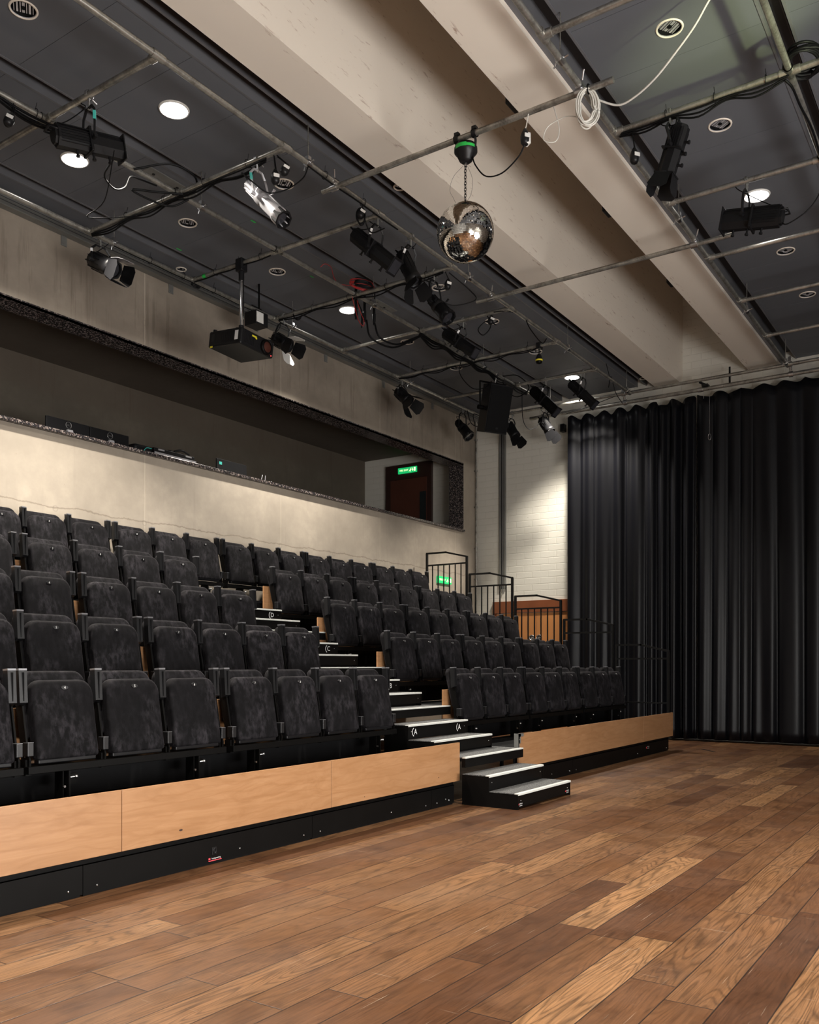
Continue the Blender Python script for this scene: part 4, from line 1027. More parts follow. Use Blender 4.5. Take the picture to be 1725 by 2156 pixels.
    if flaps is not None:
        m = MB(); fr = f @ Matrix.Translation((0, L, 0))
        m.lathe([(L, r*1.02), (L+0.012, r*1.02), (L+0.012, r*0.85), (L, r*0.85)], B, ax, 8, smooth=False)
        m.build('flap_ring', bk, t)
        for q in flaps:
            m = MB(); cone_flaps(m, fr @ Matrix.Translation((0, 0.012, 0)), r*0.95, dia*0.95, flap_ang, r*0.8, r*1.05, (q,)); o = m.build('barn_door', M[flap_mat[q]] if flap_mat and q in flap_mat else bk, t)
    # yoke and hook clamp
    hw = r+0.018; T = Vector((0, 0, -0.105)); ys = side if abs(side.z) < 0.9 else Vector((1, 0, 0))
    m = MB(); pts = [C-ys*hw, C-ys*hw*1.02+(T-C)*0.45, T-ys*hw*0.95+Vector((0, 0, -0.05)), T-ys*hw*0.5, T+ys*hw*0.5, T+ys*hw*0.95+Vector((0, 0, -0.05)), C+ys*hw*1.02+(T-C)*0.45, C+ys*hw]
    m.path(pts, 0.012, 4, smooth=False); 
    for s in (-1, 1): m.cyl(C+ys*s*(hw-0.015), C+ys*s*(hw+0.035), 0.016, n=10)
    m.build('yoke', bk if body == 'lamp_body' else bm_, t)
    if sticker:
        m = MB(); p0 = C+ys*hw*1.02+(T-C)*0.45; p1 = T+ys*hw*0.95+Vector((0, 0, -0.05)); q0 = p0.lerp(p1, 0.15); q1 = p0.lerp(p1, 0.85); m.path([q0, q1], 0.0155, 4, smooth=False); m.build('sticker', M[sticker], t)
    m = MB(); m.cyl((0, 0, -0.115), (0, 0, -0.03), 0.010, n=8)
    ay = Vector((1, 0, 0)) if kind and abs(A.y-round(A.y, 9)) < 0 else None
    onx = min(abs(A.y-q) for q in PY) < 0.02
    d1 = Vector((1, 0, 0)) if onx else Vector((0, 1, 0)); d2 = Vector((0, 1, 0)) if onx else Vector((1, 0, 0))
    arc = [d2*0.032*math.cos(a)+Vector((0, 0, 0.032*math.sin(a))) for a in [R(-80+q*28) for q in range(11)]]
    for s in (-0.008, 0.008): m.path([p+d1*s for p in arc], 0.008, 5)
    m.cyl(d2*0.03+Vector((0, 0, -0.02)), d2*0.075+Vector((0, 0, -0.035)), 0.006, n=6)
    m.build('hook_clamp', M['steel_bright'] if sticker == 'teal_mark' else M['trunk_metal'], t)
    m = MB(); p = B+up*r*0.3; m.path(smooth_pts([p, p-ax*0.05+Vector((0, 0, 0.02)), (p+T)*0.5+Vector((0, 0, -0.02))-ax*0.04, T*0.8+d1*0.05, d1*0.10+Vector((0, 0, -0.03))]), 0.0045, 6); m.build('power_lead', M['black_cable'], t)
    return t
lamp('profile', (4.40, 6.03, ZP), (4.15, 6.10, 5.335), (4.66, 5.98, 5.425), 0.18, 'long black profile spotlight on the first cross pipe at the left edge', sticker='teal_mark', pivot=0.5)
lamp('zoom', (5.80, 5.55, ZP), (5.80, 5.68, 5.57), (5.80, 5.25, 5.13), 0.155, 'silver zoom spotlight with a black front ring', body='silver_body', sticker='teal_mark', pivot=0.4)
lamp('fresnel', (5.93, 7.93, ZP), (5.93, 8.06, 5.55), (5.93, 7.72, 5.36), 0.20, 'spotlight with a bright metal barn door hanging next to the concrete wall on the left', body='lamp_body', flaps=(0, 1, 2, 3), flap_ang=[12, 5, 5, 5], flap_mat={0: 'silver_body'}, sticker='white_mark')
lamp('fresnel', (8.60, 7.77, ZP), (8.60, 7.93, 5.50), (8.60, 7.70, 5.36), 0.19, 'small fresnel lamp with white lit barn doors, right of the projector', flaps=(0, 1, 2, 3), flap_ang=[20, 15, 35, 15], flap_mat={0: 'white_plastic', 2: 'white_plastic'})
lamp('profile', (7.20, 5.25, ZP), (7.20, 5.53, 5.63), (7.20, 5.05, 5.19), 0.165, 'black profile spotlight at the end of the projector cross pipe', sticker='white_mark', pivot=0.5)
lamp('fresnel', (7.75, 5.22, ZP), (7.75, 5.34, 5.60), (7.75, 5.17, 5.26), 0.17, 'black spotlight with open barn doors on the pipe beside the cream beam', flaps=(0, 1, 2, 3), flap_ang=[30, 35, 30, 20], sticker='white_mark')
lamp('zoom', (8.60, 5.47, ZP), (8.60, 5.53, 5.48), (8.60, 5.28, 5.18), 0.185, 'black zoom spotlight hanging left below the mirror ball', pivot=0.35)
lamp('profile', (10.0, 5.91, ZP), (10.0, 6.18, 5.63), (10.0, 5.74, 5.28), 0.155, 'black profile spotlight on the fifth cross pipe, below the zoom spotlight', sticker='white_mark')
lamp('fresnel', (11.53, 7.93, ZP), (11.53, 8.02, 5.58), (11.53, 7.81, 5.38), 0.20, 'black fresnel lamp with barn doors near the wall, left of the loudspeaker', flaps=(0, 1, 2, 3), flap_ang=25, sticker='trunk_metal')
lamp('zoom', (13.40, 7.93, ZP), (13.40, 8.05, 5.53), (13.40, 7.80, 5.22), 0.20, 'short black spotlight in the corner, just left of the loudspeaker')
lamp('fresnel', (14.20, 7.38, ZP), (14.20, 7.47, 5.58), (14.20, 7.31, 5.32), 0.19, 'black spotlight with a single open flap in front of the cream brick wall', flaps=(1, 3), flap_ang=8, sticker='trunk_metal')
lamp('profile', (12.80, 6.06, ZP), (12.80, 6.28, 5.61), (12.80, 5.88, 5.20), 0.17, 'black profile spotlight catching a bright strip of light along its top', sticker='silver_body', body='black_steel')
lamp('fresnel', (14.20, 6.72, ZP), (14.20, 6.80, 5.56), (14.20, 6.64, 5.31), 0.19, 'spotlight with a shiny cylindrical body and a tilted flap, nearest the curtain edge', body='silver_dark' if 'silver_dark' in M else 'lamp_body', flaps=(1, 3), flap_ang=8)
lamp('profile', (12.80, 5.42, ZP), (12.80, 5.63, 5.60), (12.80, 5.25, 5.21), 0.15, 'last black profile spotlight on the seating side, beside the lit far downlight', sticker='white_mark')
lamp('profile', (7.20, 2.30, ZP), (7.20, 2.215, 5.60), (7.20, 2.33, 5.26), 0.16, 'black spotlight with drooping barn doors on the stage side grid', flaps=(0, 1, 2, 3), flap_ang=[10, 25, 12, 25], sticker='white_mark')
lamp('profile', (8.60, 2.03, ZP), (8.60, 1.73, 5.335), (8.60, 2.235, 5.425), 0.20, 'horizontal black profile spotlight below the lit downlight on the right', pivot=0.62)

# projector on its pole
t = thing('projector', 'large black projector hanging from a chrome pole', 'projector', (7.2, 7.14, ZP))
m = MB(); m.cyl((0, 0, -0.14), (0, 0, -0.72), 0.021, n=14); m.build('pole', M['chrome'], t)
m = MB(); m.box(-0.05, 0.05, -0.05, 0.05, -0.10, 0.045, bev=0.012); m.cyl((0, 0, -0.08), (0, 0, -0.20), 0.032, n=12); m.build('pipe_clamp', M['black_plastic'], t)
m = MB(); m.cyl((0, 0, -0.70), (0, 0, -0.80), 0.032, n=12); m.box(-0.10, 0.10, -0.10, 0.10, -0.82, -0.79, bev=0.006); m.box(-0.15, 0.15, -0.02, 0.02, -0.84, -0.82); m.build('mount_plate', M['black_plastic'], t)
pm = Matrix.Translation((0, 0, -0.92)) @ Matrix.Rotation(R(5), 4, 'X') @ Matrix.Rotation(R(3), 4, 'Y')
m = MB(); m.box(-0.26, 0.26, -0.25, 0.25, -0.09, 0.09, mat=pm, bev=0.018)
for q in range(9): m.box(-0.263, -0.26, -0.18+q*0.028, -0.166+q*0.028, -0.06, 0.06, mat=pm)
for q in range(7): m.box(-0.20+q*0.022, -0.188+q*0.022, -0.253, -0.25, -0.06, 0.06, mat=pm)
body = m.build('body', M['black_plastic'], t)
m = MB(); m.lathe([(0, 0.085), (0.02, 0.085), (0.03, 0.072), (0.03, 0.058)], pm @ Vector((0.13, -0.25, -0.005)), pm.to_3x3() @ Vector((0, -1, 0)), 24); m.build('lens_ring', M['black_steel'], t)
m = MB(); m.lathe([(0.022, 0.060), (0.032, 0.03), (0.035, 0)], pm @ Vector((0.13, -0.25, -0.005)), pm.to_3x3() @ Vector((0, -1, 0)), 24); m.build('lens', M['amber_glass'], t)
m = MB(); m.box(-0.012, 0.012, -0.2535, -0.252, 0.03, 0.048, mat=pm @ Matrix.Translation((-0.03, 0, 0))); m.box(-0.035, 0.035, -0.2535, -0.252, 0.04, 0.058, 0, mat=pm @ Matrix.Translation((-0.06, 0, 0))); m.box(-0.2645, -0.2635, 0.17, 0.21, -0.1, -0.08, mat=pm); m.build('yellow_label', M['yellow'], t)
m = MB(); m.box(-0.265, -0.2635, -0.21, -0.16, -0.045, 0.055, mat=pm); m.build('white_label', M['white_mark'], t)
m = MB(); m.box(-0.265, -0.2635, 0.15, 0.20, -0.03, 0.05, mat=pm); m.build('grey_label', M['arm_grey'], t)
m = MB(); m.cyl(pm @ Vector((0.22, -0.252, -0.07)), pm @ Vector((0.22, -0.256, -0.07)), 0.004, n=8); m.build('red_indicator', M['led_red'], t)
for sx in (-1, 1):
    m = MB(); m.cyl(pm @ Vector((sx*0.22, -0.2 if sx > 0 else 0.2, 0.09)), pm @ Vector((sx*0.22, -0.2 if sx > 0 else 0.2, 0.115)), 0.022, n=10); m.build('foot', M['black_plastic'], t)
m = MB(); m.path(smooth_pts([(0.05, 0.05, -0.82), (0.07, 0.04, -0.6), (0.045, 0.01, -0.35), (0.03, 0, -0.1)]), 0.006, 6); m.path(smooth_pts([(-0.12, 0.0, -0.82), (-0.10, -0.02, -0.76), (-0.03, -0.03, -0.75)]), 0.006, 6); m.build('power_lead', M['black_cable'], t)
# small control box on the wall side pipe
t = thing('control_box', 'small black box with a pale metal faceplate just right of the projector pole', 'box', (8.26, 7.93, ZP))
m = MB(); m.box(-0.11, 0.11, -0.10, 0.10, -0.21, -0.04, bev=0.006); m.build('housing', M['black_plastic'], t)
m = MB(); m.box(-0.10, 0.02, -0.106, -0.10, -0.19, -0.06); m.build('faceplate', M['white_plastic'], t)
m = MB(); m.path([(0.12, 0, -0.20), (0.12, 0, 0.0), (0.08, 0, 0.04), (-0.08, 0, 0.04)], 0.008, 4); m.cyl((0.05, 0, 0.04), (0.05, 0, 0.35), 0.012, n=6); m.build('bracket', M['black_steel'], t)
# loudspeaker
t = thing('loudspeaker', 'large black loudspeaker tilted down in its yoke under the far end of the middle pipe', 'loudspeaker', (12.15, 6.59, ZP))
sm = Matrix.Translation((0.0, 0.06, -0.53)) @ Matrix.Rotation(R(-28), 4, 'Z') @ Matrix.Rotation(R(16), 4, 'X')
m = MB(); m.prism([(-0.20, -0.18), (0.20, -0.18), (0.11, 0.20), (-0.11, 0.20)], -0.36, 0.36, 'z', mat=sm); 
m.build('cabinet', M['black_plastic'], t)
m = MB(); m.box(-0.19, 0.19, -0.193, -0.18, -0.34, 0.34, mat=sm, bev=0.004); m.build('grille', M['black_matte'], t)
m = MB(); m.box(-0.02, 0.02, -0.197, -0.193, -0.30, -0.27, mat=sm); m.build('maker_badge', M['arm_grey'], t)
m = MB(); sd = sm.to_3x3() @ Vector((1, 0, 0)); cc = sm.translation
m.path([cc-sd*0.235, cc-sd*0.235+Vector((0, 0, 0.40)), cc+sd*0.235+Vector((0, 0, 0.40)), cc+sd*0.235], 0.016, 4, smooth=False)
for s in (-1, 1): m.cyl(cc+sd*s*0.17, cc+sd*s*0.27, 0.035, n=10)
m.build('yoke', M['black_steel'], t)
m = MB(); m.cyl((0, 0.02, -0.13), (0, 0, -0.02), 0.012, n=8); m.cyl((-0.03, 0, 0), (0.03, 0, 0), 0.036, n=12); m.build('hook_clamp', M['steel_bright'], t)
# small yellow work lamp
t = thing('work_lamp', 'small lamp with a yellow band hanging from the fifth cross pipe', 'light', (11.4, 5.50, ZP))
m = MB(); m.path([(0, 0, -0.02), (0.0, 0, -0.12)], 0.006, 6); m.lathe([(-0.12, 0.02), (-0.16, 0.04), (-0.2, 0.05)], (0, 0, 0), (0, 0, 1), 14); m.build('holder', M['black_plastic'], t)
m = MB(); m.lathe([(-0.20, 0.051), (-0.215, 0.052), (-0.22, 0.045)], (0, 0, 0), (0, 0, 1), 14); m.build('yellow_band', M['yellow'], t)
m = MB(); m.lathe([(-0.22, 0.042), (-0.25, 0.04), (-0.265, 0)], (0, 0, 0), (0, 0, 1), 14); m.build('bulb_guard', M['black_steel'], t)
m = MB(); m.box(-0.04, 0.06, -0.03, 0.03, -0.05, 0.035, bev=0.006); m.build('pipe_clamp', M['black_plastic'], t)

# ------------------------------------------------------------------ cables and coils
def cable(pts, r, label, mat='black_cable', name='cable', per=6, cat='cable', ties=()):
    P = [Vector(p) for p in pts]; o0 = P[0]
    m = MB(); m.path([p-o0 for p in smooth_pts(P, per)], r, 6); o = m.build(name, M[mat], None, o0); tag(o, label, cat); return o
def along(p0, p1, sag, n, seed, off=(0, 0, -0.035)):
    rnd = random.Random(seed); p0 = Vector(p0); p1 = Vector(p1); out = []
    for i in range(n+1):
        for sub in (0, 0.5):
            if i == n and sub: break
            tt = (i+sub)/n; p = p0.lerp(p1, tt)+Vector(off)
            if sub: p.z -= sag*(0.5+rnd.random())
            out.append(p)
    return out
def bundle(p0, p1, sag, n, seed, label, strands=3, r=0.0075):
    t = thing('cable_bundle', label, 'cable', p0)
    for k in range(strands):
        m = MB(); m.path([p-Vector(p0) for p in smooth_pts(along(p0, p1, sag*(0.4+0.6*k), n, seed+k*7, (0.012*(k-1), 0.012*(k-1), -0.034-0.004*k)), 6)], r, 6); m.build('cable', M['black_cable'], t)
    m = MB(); d = (Vector(p1)-Vector(p0)).normalized()
    for i in range(1, n+1):
        p = d*((Vector(p1)-Vector(p0)).length*i/(n+0.4)); a = d.orthogonal().normalized(); b_ = d.cross(a)
        m.path([p+(a*math.cos(q*PI/6)+b_*math.sin(q*PI/6))*0.036 for q in range(12)], 0.003, 5, closed=True); m.path([p+Vector((0, 0, 0.035)), p+Vector((0.02, 0.01, 0.10))], 0.0022, 4)
    m.build('cable_tie', M['black_cable'], t); return t
bundle((3.3, 6.59, ZP), (4.5, 6.59, ZP), 0.03, 2, 1, 'black cable bundle under the middle pipe at the left edge of the picture', 4, 0.010)
bundle((5.80, 7.90, ZP), (5.80, 5.45, ZP), 0.03, 4, 2, 'black cables tied along the cross pipe with the silver spotlight', 3)
bundle((7.20, 7.90, ZP), (7.20, 6.70, ZP), 0.02, 3, 3, 'thin black cable tied along the projector cross pipe', 1)
bundle((8.60, 7.85, ZP), (8.60, 5.35, ZP), 0.03, 4, 4, 'black cables tied along the cross pipe under the red coil', 2)
bundle((10.0, 6.59, ZP), (13.2, 6.59, ZP), 0.03, 5, 5, 'thick black cable bundle tied under the middle pipe towards the loudspeaker', 4, 0.011)
bundle((11.4, 7.9, ZP), (11.4, 5.5, ZP), 0.03, 5, 6, 'black cables tied along the cross pipe with the yellow lamp', 2)
bundle((7.20, 2.72, ZP), (7.20, 1.40, ZP), 0.03, 3, 7, 'black cables tied along the stage side cross pipe with the barn door spotlight', 3)
bundle((7.5, 5.22, ZP), (6.1, 5.22, ZP), 0.015, 2, 8, 'black cable along the pipe beside the cream beam, above the black profile spotlight', 1)
bundle((6.1, 7.93, ZP), (8.2, 7.93, ZP), 0.01, 4, 9, 'thin black cable running on top of the wall side pipe', 1, 0.006)
cable([(4.62, 6.02, 5.34), (4.90, 6.5, 5.49), (5.00, 6.5, 5.42), (5.11, 6.5, 5.48), (5.17, 6.5, 5.60), (5.32, 6.55, 5.66), (5.55, 6.60, 5.72)], 0.008, 'black cable looping from the long spotlight to the middle pipe')
cable([(5.25, 6.55, 5.72), (5.5, 6.35, 5.82), (5.75, 6.3, 5.80), (5.85, 6.45, 5.74), (5.6, 6.6, 5.68), (5.35, 6.7, 5.62), (5.7, 6.62, 5.60), (5.85, 6.5, 5.69)], 0.010, 'slack black loops at the crossing right of the long spotlight')
cable([(4.5, 5.85, 5.30), (4.75, 6.3, 5.15), (5.1, 7.0, 5.35), (5.75, 7.1, 5.66)], 0.0045, 'thin black cable hanging in a long curve down to the second cross pipe')
cable([(6.10, 5.22, 5.72), (6.05, 5.24, 5.60), (5.9, 5.3, 5.45), (5.75, 5.38, 5.38), (5.6, 5.42, 5.42), (5.55, 5.5, 5.5)], 0.006, 'black lead hanging in a loop beside the silver spotlight')
cable([(6.9, 5.22, 5.72), (7.0, 5.25, 5.60), (7.1, 5.25, 5.54), (7.3, 5.24, 5.66)], 0.007, 'black lead looping under the pipe above the profile spotlight')
cable([(8.65, 5.3, 5.72), (8.95, 5.2, 5.6), (8.9, 5.1, 5.45), (8.75, 5.3, 5.38), (8.6, 5.4, 5.42)], 0.006, 'black lead hanging down beside the zoom spotlight')
cable([(9.80, 5.35, 5.66), (10.0, 5.32, 5.73), (10.32, 5.22, 5.77), (10.55, 5.22, 5.66), (10.9, 5.22, 5.58), (11.05, 5.22, 5.68)], 0.007, 'black cable swagged under the pipe beside the cream beam, behind the second bridge pipe')
cable([(10.0, 5.58, 5.78), (10.03, 5.52, 5.60), (9.98, 5.60, 5.48), (9.95, 5.66, 5.56), (10.0, 5.56, 5.66), (10.05, 5.45, 5.60)], 0.007, 'black lead loop hanging on the cross pipe below the second bridge pipe')
cable([(8.62, 6.60, 5.70), (8.66, 6.54, 5.52), (8.72, 6.60, 5.40), (8.8, 6.66, 5.47), (8.85, 6.70, 5.60)], 0.008, 'thick black lead curving under the red cable coil')
cable([(9.15, 6.85, 5.68), (9.18, 6.8, 5.45), (9.5, 6.7, 5.40), (9.8, 6.62, 5.55), (10.05, 6.6, 5.70)], 0.012, 'thick black cable dropping from the ceiling connectors to the middle pipe, nearer the wall')
cable([(9.30, 6.83, 5.68), (9.34, 6.78, 5.50), (9.6, 6.7, 5.47), (9.85, 6.62, 5.60), (10.05, 6.6, 5.71)], 0.012, 'thick black cable dropping from the ceiling connectors to the middle pipe, nearer the stage')
cable([(11.1, 6.59, 5.70), (11.15, 6.65, 5.5), (11.45, 6.62, 5.36), (11.8, 6.6, 5.45), (12.0, 6.59, 5.60)], 0.007, 'black cable loop in front of the loudspeaker yoke')
cable([(12.3, 6.55, 5.75), (12.6, 6.45, 5.82), (12.9, 6.40, 5.70), (12.7, 6.50, 5.52), (12.4, 6.55, 5.55), (12.35, 6.58, 5.68)], 0.009, 'big black cable loop right of the loudspeaker clamp')
cable([(13.0, 6.575, 5.73), (13.05, 6.6, 5.45), (13.2, 6.65, 5.26), (13.6, 6.75, 5.24), (13.95, 6.80, 5.36), (14.12, 6.78, 5.50)], 0.006, 'black cable hanging between the loudspeaker and the spotlight with the bright top')
cable([(13.5, 7.9, 5.72), (13.55, 7.85, 5.5), (13.65, 7.75, 5.45), (13.7, 7.7, 5.58), (13.55, 7.8, 5.65), (13.6, 7.8, 5.45)], 0.008, 'tangle of black leads in the corner behind the loudspeaker')
cable([(13.2, 5.22, 5.95), (13.35, 5.22, 5.75), (13.3, 5.22, 5.6), (13.4, 5.22, 5.8), (13.6, 5.22, 5.6), (13.9, 5.22, 5.5)], 0.006, 'thin black cables hanging near the end of the left cream beam')
cable([(14.2, 5.4, 5.74), (14.3, 5.9, 5.68), (14.35, 6.4, 5.62)], 0.006, 'thin dark cable running to the last seating side pipe end by the curtain')
cable([(6.61, 2.69, 5.69), (6.66, 2.54, 5.62), (6.64, 2.40, 5.62), (6.57, 2.21, 5.66), (6.50, 2.03, 5.75), (6.46, 1.89, 5.85), (6.42, 1.80, 5.93), (6.40, 1.74, 6.0), (6.36, 1.70, 6.09)], 0.0085, 'white cable swooping from the white coil up to the ceiling at the top right', 'white_cable')
cable([(6.47, 3.02, 5.73), (6.50, 3.0, 5.66), (6.52, 2.97, 5.50), (6.49, 2.99, 5.40), (6.45, 3.07, 5.42), (6.46, 3.04, 5.52), (6.48, 2.90, 5.56), (6.47, 2.78, 5.52), (6.47, 2.76, 5.6)], 0.0045, 'thin white cable loop between the coil and the socket', 'white_cable')
cable([(6.46, 3.21, 5.69), (6.455, 3.225, 5.60), (6.45, 3.235, 5.56)], 0.005, 'short white lead holding the hanging socket', 'white_cable')
cable([(6.45, 3.24, 5.44), (6.455, 3.30, 5.36), (6.46, 3.45, 5.28), (6.46, 3.60, 5.30), (6.465, 3.70, 5.42), (6.47, 3.74, 5.52)], 0.006, 'black lead sagging from the hanging socket to the mirror ball motor')
cable([(8.60, 1.73, 5.28), (8.60, 1.67, 5.25), (8.6, 1.51, 5.32), (8.6, 1.41, 5.44), (8.6, 1.36, 5.6), (8.6, 1.385, 5.72)], 0.006, 'black lead from the horizontal spotlight to the right edge of the picture')
cable([(7.20, 1.42, 5.70), (7.30, 1.385, 5.68), (7.6, 1.385, 5.70), (8.0, 1.36, 5.69), (8.6, 1.38, 5.70)], 0.010, 'thick black cable running along the rightmost lengthwise pipe')
cable([(7.87, 6.55, 5.81), (7.89, 6.50, 5.84), (8.0, 6.50, 5.84), (8.15, 6.58, 5.80), (8.3, 6.62, 5.79), (8.45, 6.55, 5.80), (8.5, 6.5, 5.82)], 0.004, 'thin red cable trailing along the middle pipe from the red coil', 'red_cable')
cable([(8.55, 6.62, 5.72), (8.60, 6.60, 5.55), (8.60, 6.55, 5.42), (8.62, 6.50, 5.36), (8.60, 6.48, 5.42), (8.60, 6.54, 5.55), (8.6, 6.58, 5.68)], 0.004, 'thin red loop hanging beneath the crossing by the lit downlight', 'red_cable')
def coil(c, ru, rv, du, dv, n, r, label, mat, jit=0.02, seed=5, name='cable_coil'):
    rnd = random.Random(seed); du = Vector(du).normalized(); dv = Vector(dv).normalized(); dn = du.cross(dv)
    t = thing(name, label, 'cable', c); m = MB(); pts = []
    for k in range(n):
        ox, oy, oz = rnd.uniform(-jit, jit), rnd.uniform(-jit, jit), rnd.uniform(-jit*1.6, jit*1.6); su = 1+rnd.uniform(-0.18, 0.12); sv = 1+rnd.uniform(-0.10, 0.06)
        for q in range(16):
            a = q*PI/8; fr = q/16
            pts.append(du*(ru*su*math.cos(a)+ox) + dv*(rv*sv*math.sin(a)+oy*0.5-(sv-1)*rv) + dn*(oz+fr*0.01))
    m.path(smooth_pts(pts, 2), r, 6); m.build('coiled_cable', M[mat], t)
    return t
wc = coil((6.47, 2.72, 5.565), 0.078, 0.135, (0.56, -0.83, 0), (0, 0, 1), 11, 0.0065, 'white cable coil hung over the end of the mirror ball pipe', 'white_cable', 0.022)
m = MB(); m.path([(0.03*math.cos(a), -0.02, 0.135+0.035*math.sin(a)) for a in [k*PI/6 for k in range(12)]], 0.007, 6, closed=True); m.build('cable_tie', M['black_cable'], wc)
coil((7.22, 1.28, 5.80), 0.17, 0.13, (1, 0, 0), (0, 1, 0), 8, 0.011, 'coil of thick black cable lying on the pipes at the right edge', 'black_cable', 0.03, 8)
coil((8.50, 6.42, 5.80), 0.16, 0.08, (1, -0.4, 0), (0.4, 1, 0), 8, 0.0045, 'coil of thin red cable lying on the pipe crossing', 'red_cable', 0.02, 9)
coil((8.46, 6.38, 5.79), 0.12, 0.05, (1, -0.4, 0), (0.4, 1, 0), 5, 0.008, 'small black cable coil lying under the red coil', 'black_cable', 0.02, 10)
coil((7.15, 7.83, 5.64), 0.06, 0.03, (1, 0, 0), (0, 0.6, 0.7), 3, 0.005, 'small loop of black cable at the wall end of the projector pipe', 'black_cable', 0.008, 12)
coil((8.62, 7.55, 5.72), 0.05, 0.055, (0.56, -0.83, 0), (0, 0, 1), 3, 0.005, 'small black cable loop above the lamp with white barn doors', 'black_cable', 0.008, 13)
coil((6.92, 5.24, 5.62), 0.04, 0.08, (0.56, -0.83, 0), (0, 0, 1), 3, 0.006, 'black cable loop tied to the pipe above the black profile spotlight', 'black_cable', 0.01, 14)
def socket(c, label, rot=0.0, white=False, top=None):
    t = thing('cable_socket', label, 'socket', c, 'mains sockets hanging on leads'); f = Matrix.Rotation(rot, 4, 'Y') @ Matrix.Rotation(R(-34), 4, 'Z')
    m = MB(); m.lathe([(-0.065, 0), (-0.065, 0.022), (-0.045, 0.036), (0.0, 0.04), (0.03, 0.03), (0.065, 0.012), (0.07, 0)], (0, 0, 0), f.to_3x3() @ Vector((0, 0, 1)), 12); m.build('housing', M['black_plastic'], t)
    m = MB(); m.box(-0.025, 0.028, -0.042, -0.036, -0.02, 0.012, mat=f, bev=0.003)
    if white: m.box(0.0, 0.038, -0.03, 0.03, -0.06, 0.03, mat=f, bev=0.006)
    m.build('white_face', M['white_plastic'], t)
    if top is not None:
        m = MB(); m.path([f @ Vector((0, 0, 0.065)), Vector(top)-Vector(c)], 0.005, 6); m.path([f @ Vector((0.008, 0, 0.06)), Vector(top)-Vector(c)+Vector((0.02, 0.01, 0))], 0.005, 6); m.build('lead', M['black_cable'], t)
    return t
socket((5.80, 5.34, 5.53), 'black and white socket hanging right of the silver spotlight', 0, False, (5.80, 5.36, 5.73))
socket((5.83, 5.25, 5.58), 'black socket leaning sideways above the unlit downlight by the silver spotlight', 0.5, False, (5.81, 5.33, 5.72))
socket((7.20, 2.60, 5.50), 'black socket hanging at the beam end of the stage side cross pipe', 0, False, (7.20, 2.62, 5.72))
socket((6.452, 3.237, 5.50), 'black and white socket hanging beside the mirror ball motor', 0, True)
socket((8.62, 5.30, 5.58), 'black socket with a white mark above the zoom spotlight', 0.2, False, (8.60, 5.32, 5.72))
socket((10.0, 5.50, 5.66), 'small black socket on the cross pipe below the second bridge pipe', 0.4, False, (10.0, 5.52, 5.74))
socket((4.05, 6.55, 5.56), 'black socket with a pale tag at the left edge under the middle pipe', 0.4, False, (4.1, 6.58, 5.72))
socket((6.93, 5.25, 5.66), 'black socket with a white face on the pipe above the profile spotlight', 0.6, False)
# green tape marks
for k, (x, y, lb) in enumerate(((7.10, 6.86, 'green tape mark on the ceiling below the silver spotlight'), (7.09, 8.04, 'green tape mark on the ceiling close to the concrete wall'), (8.52, 7.23, 'green tape mark on the ceiling left of the red cable coil'))):
    m = MB(); m.box(-0.035, 0.035, -0.010, 0.010, -0.0015, 0.0); tag(m.build('tape_mark', M['green_tape'], None, (x, y, 6.1)), lb, 'tape', 'green tape marks on the ceiling')
m = MB(); m.cyl((0, -0.025, 0), (0, 0.025, 0), 0.0262, n=14, caps=False); tag(m.build('tape_mark', M['green_tape'], None, (7.2, 7.72, ZP)), 'band of green tape wrapped round the projector cross pipe', 'tape')
# connector boxes on the ceiling
for x, y, lb in ((9.68, 7.02, 'pale metal connector plate on the ceiling right of the lit downlight and the red coil'), (11.6, 7.0, 'pale metal connector plate on the ceiling above the loudspeaker'), (6.05, 7.0, 'pale metal connector plate on the ceiling behind the long spotlight')):
    t = thing('connector_plate', lb, 'plate', (x, y, ZC), 'connector plates on the ceiling')
    m = MB(); m.box(-0.30, 0.30, -0.075, 0.075, -0.012, 0.0, bev=0.003); m.build('plate', M['trunk_metal'], t)
    m = MB(); [m.cyl((q, 0.0, -0.016), (q, 0, -0.011), 0.016, n=10) for q in (-0.2, 0.1)]; m.build('knockout', M['black_plastic'], t)
for k, (x, y, lb) in enumerate(((9.02, 6.92, 'black cable connector hanging right of the red coil, nearest the lit downlight'), (9.15, 6.88, 'black cable connector right of the red coil, middle of three'), (9.30, 6.84, 'black cable connector right of the red coil, furthest from the lit downlight'))):
    m = MB(); m.cyl((0, 0, 0.0), (0, 0, -0.10), 0.022, n=12); m.cyl((0, 0, -0.10), (0, 0, -0.14), 0.016, n=12); m.box(-0.012, 0.012, -0.012, 0.012, 0.0, ZC-5.80, 0)
    tag(m.build('cable_connector', M['black_plastic'], None, (x, y, 5.80)), lb, 'connector', 'cable connectors by the red coil')

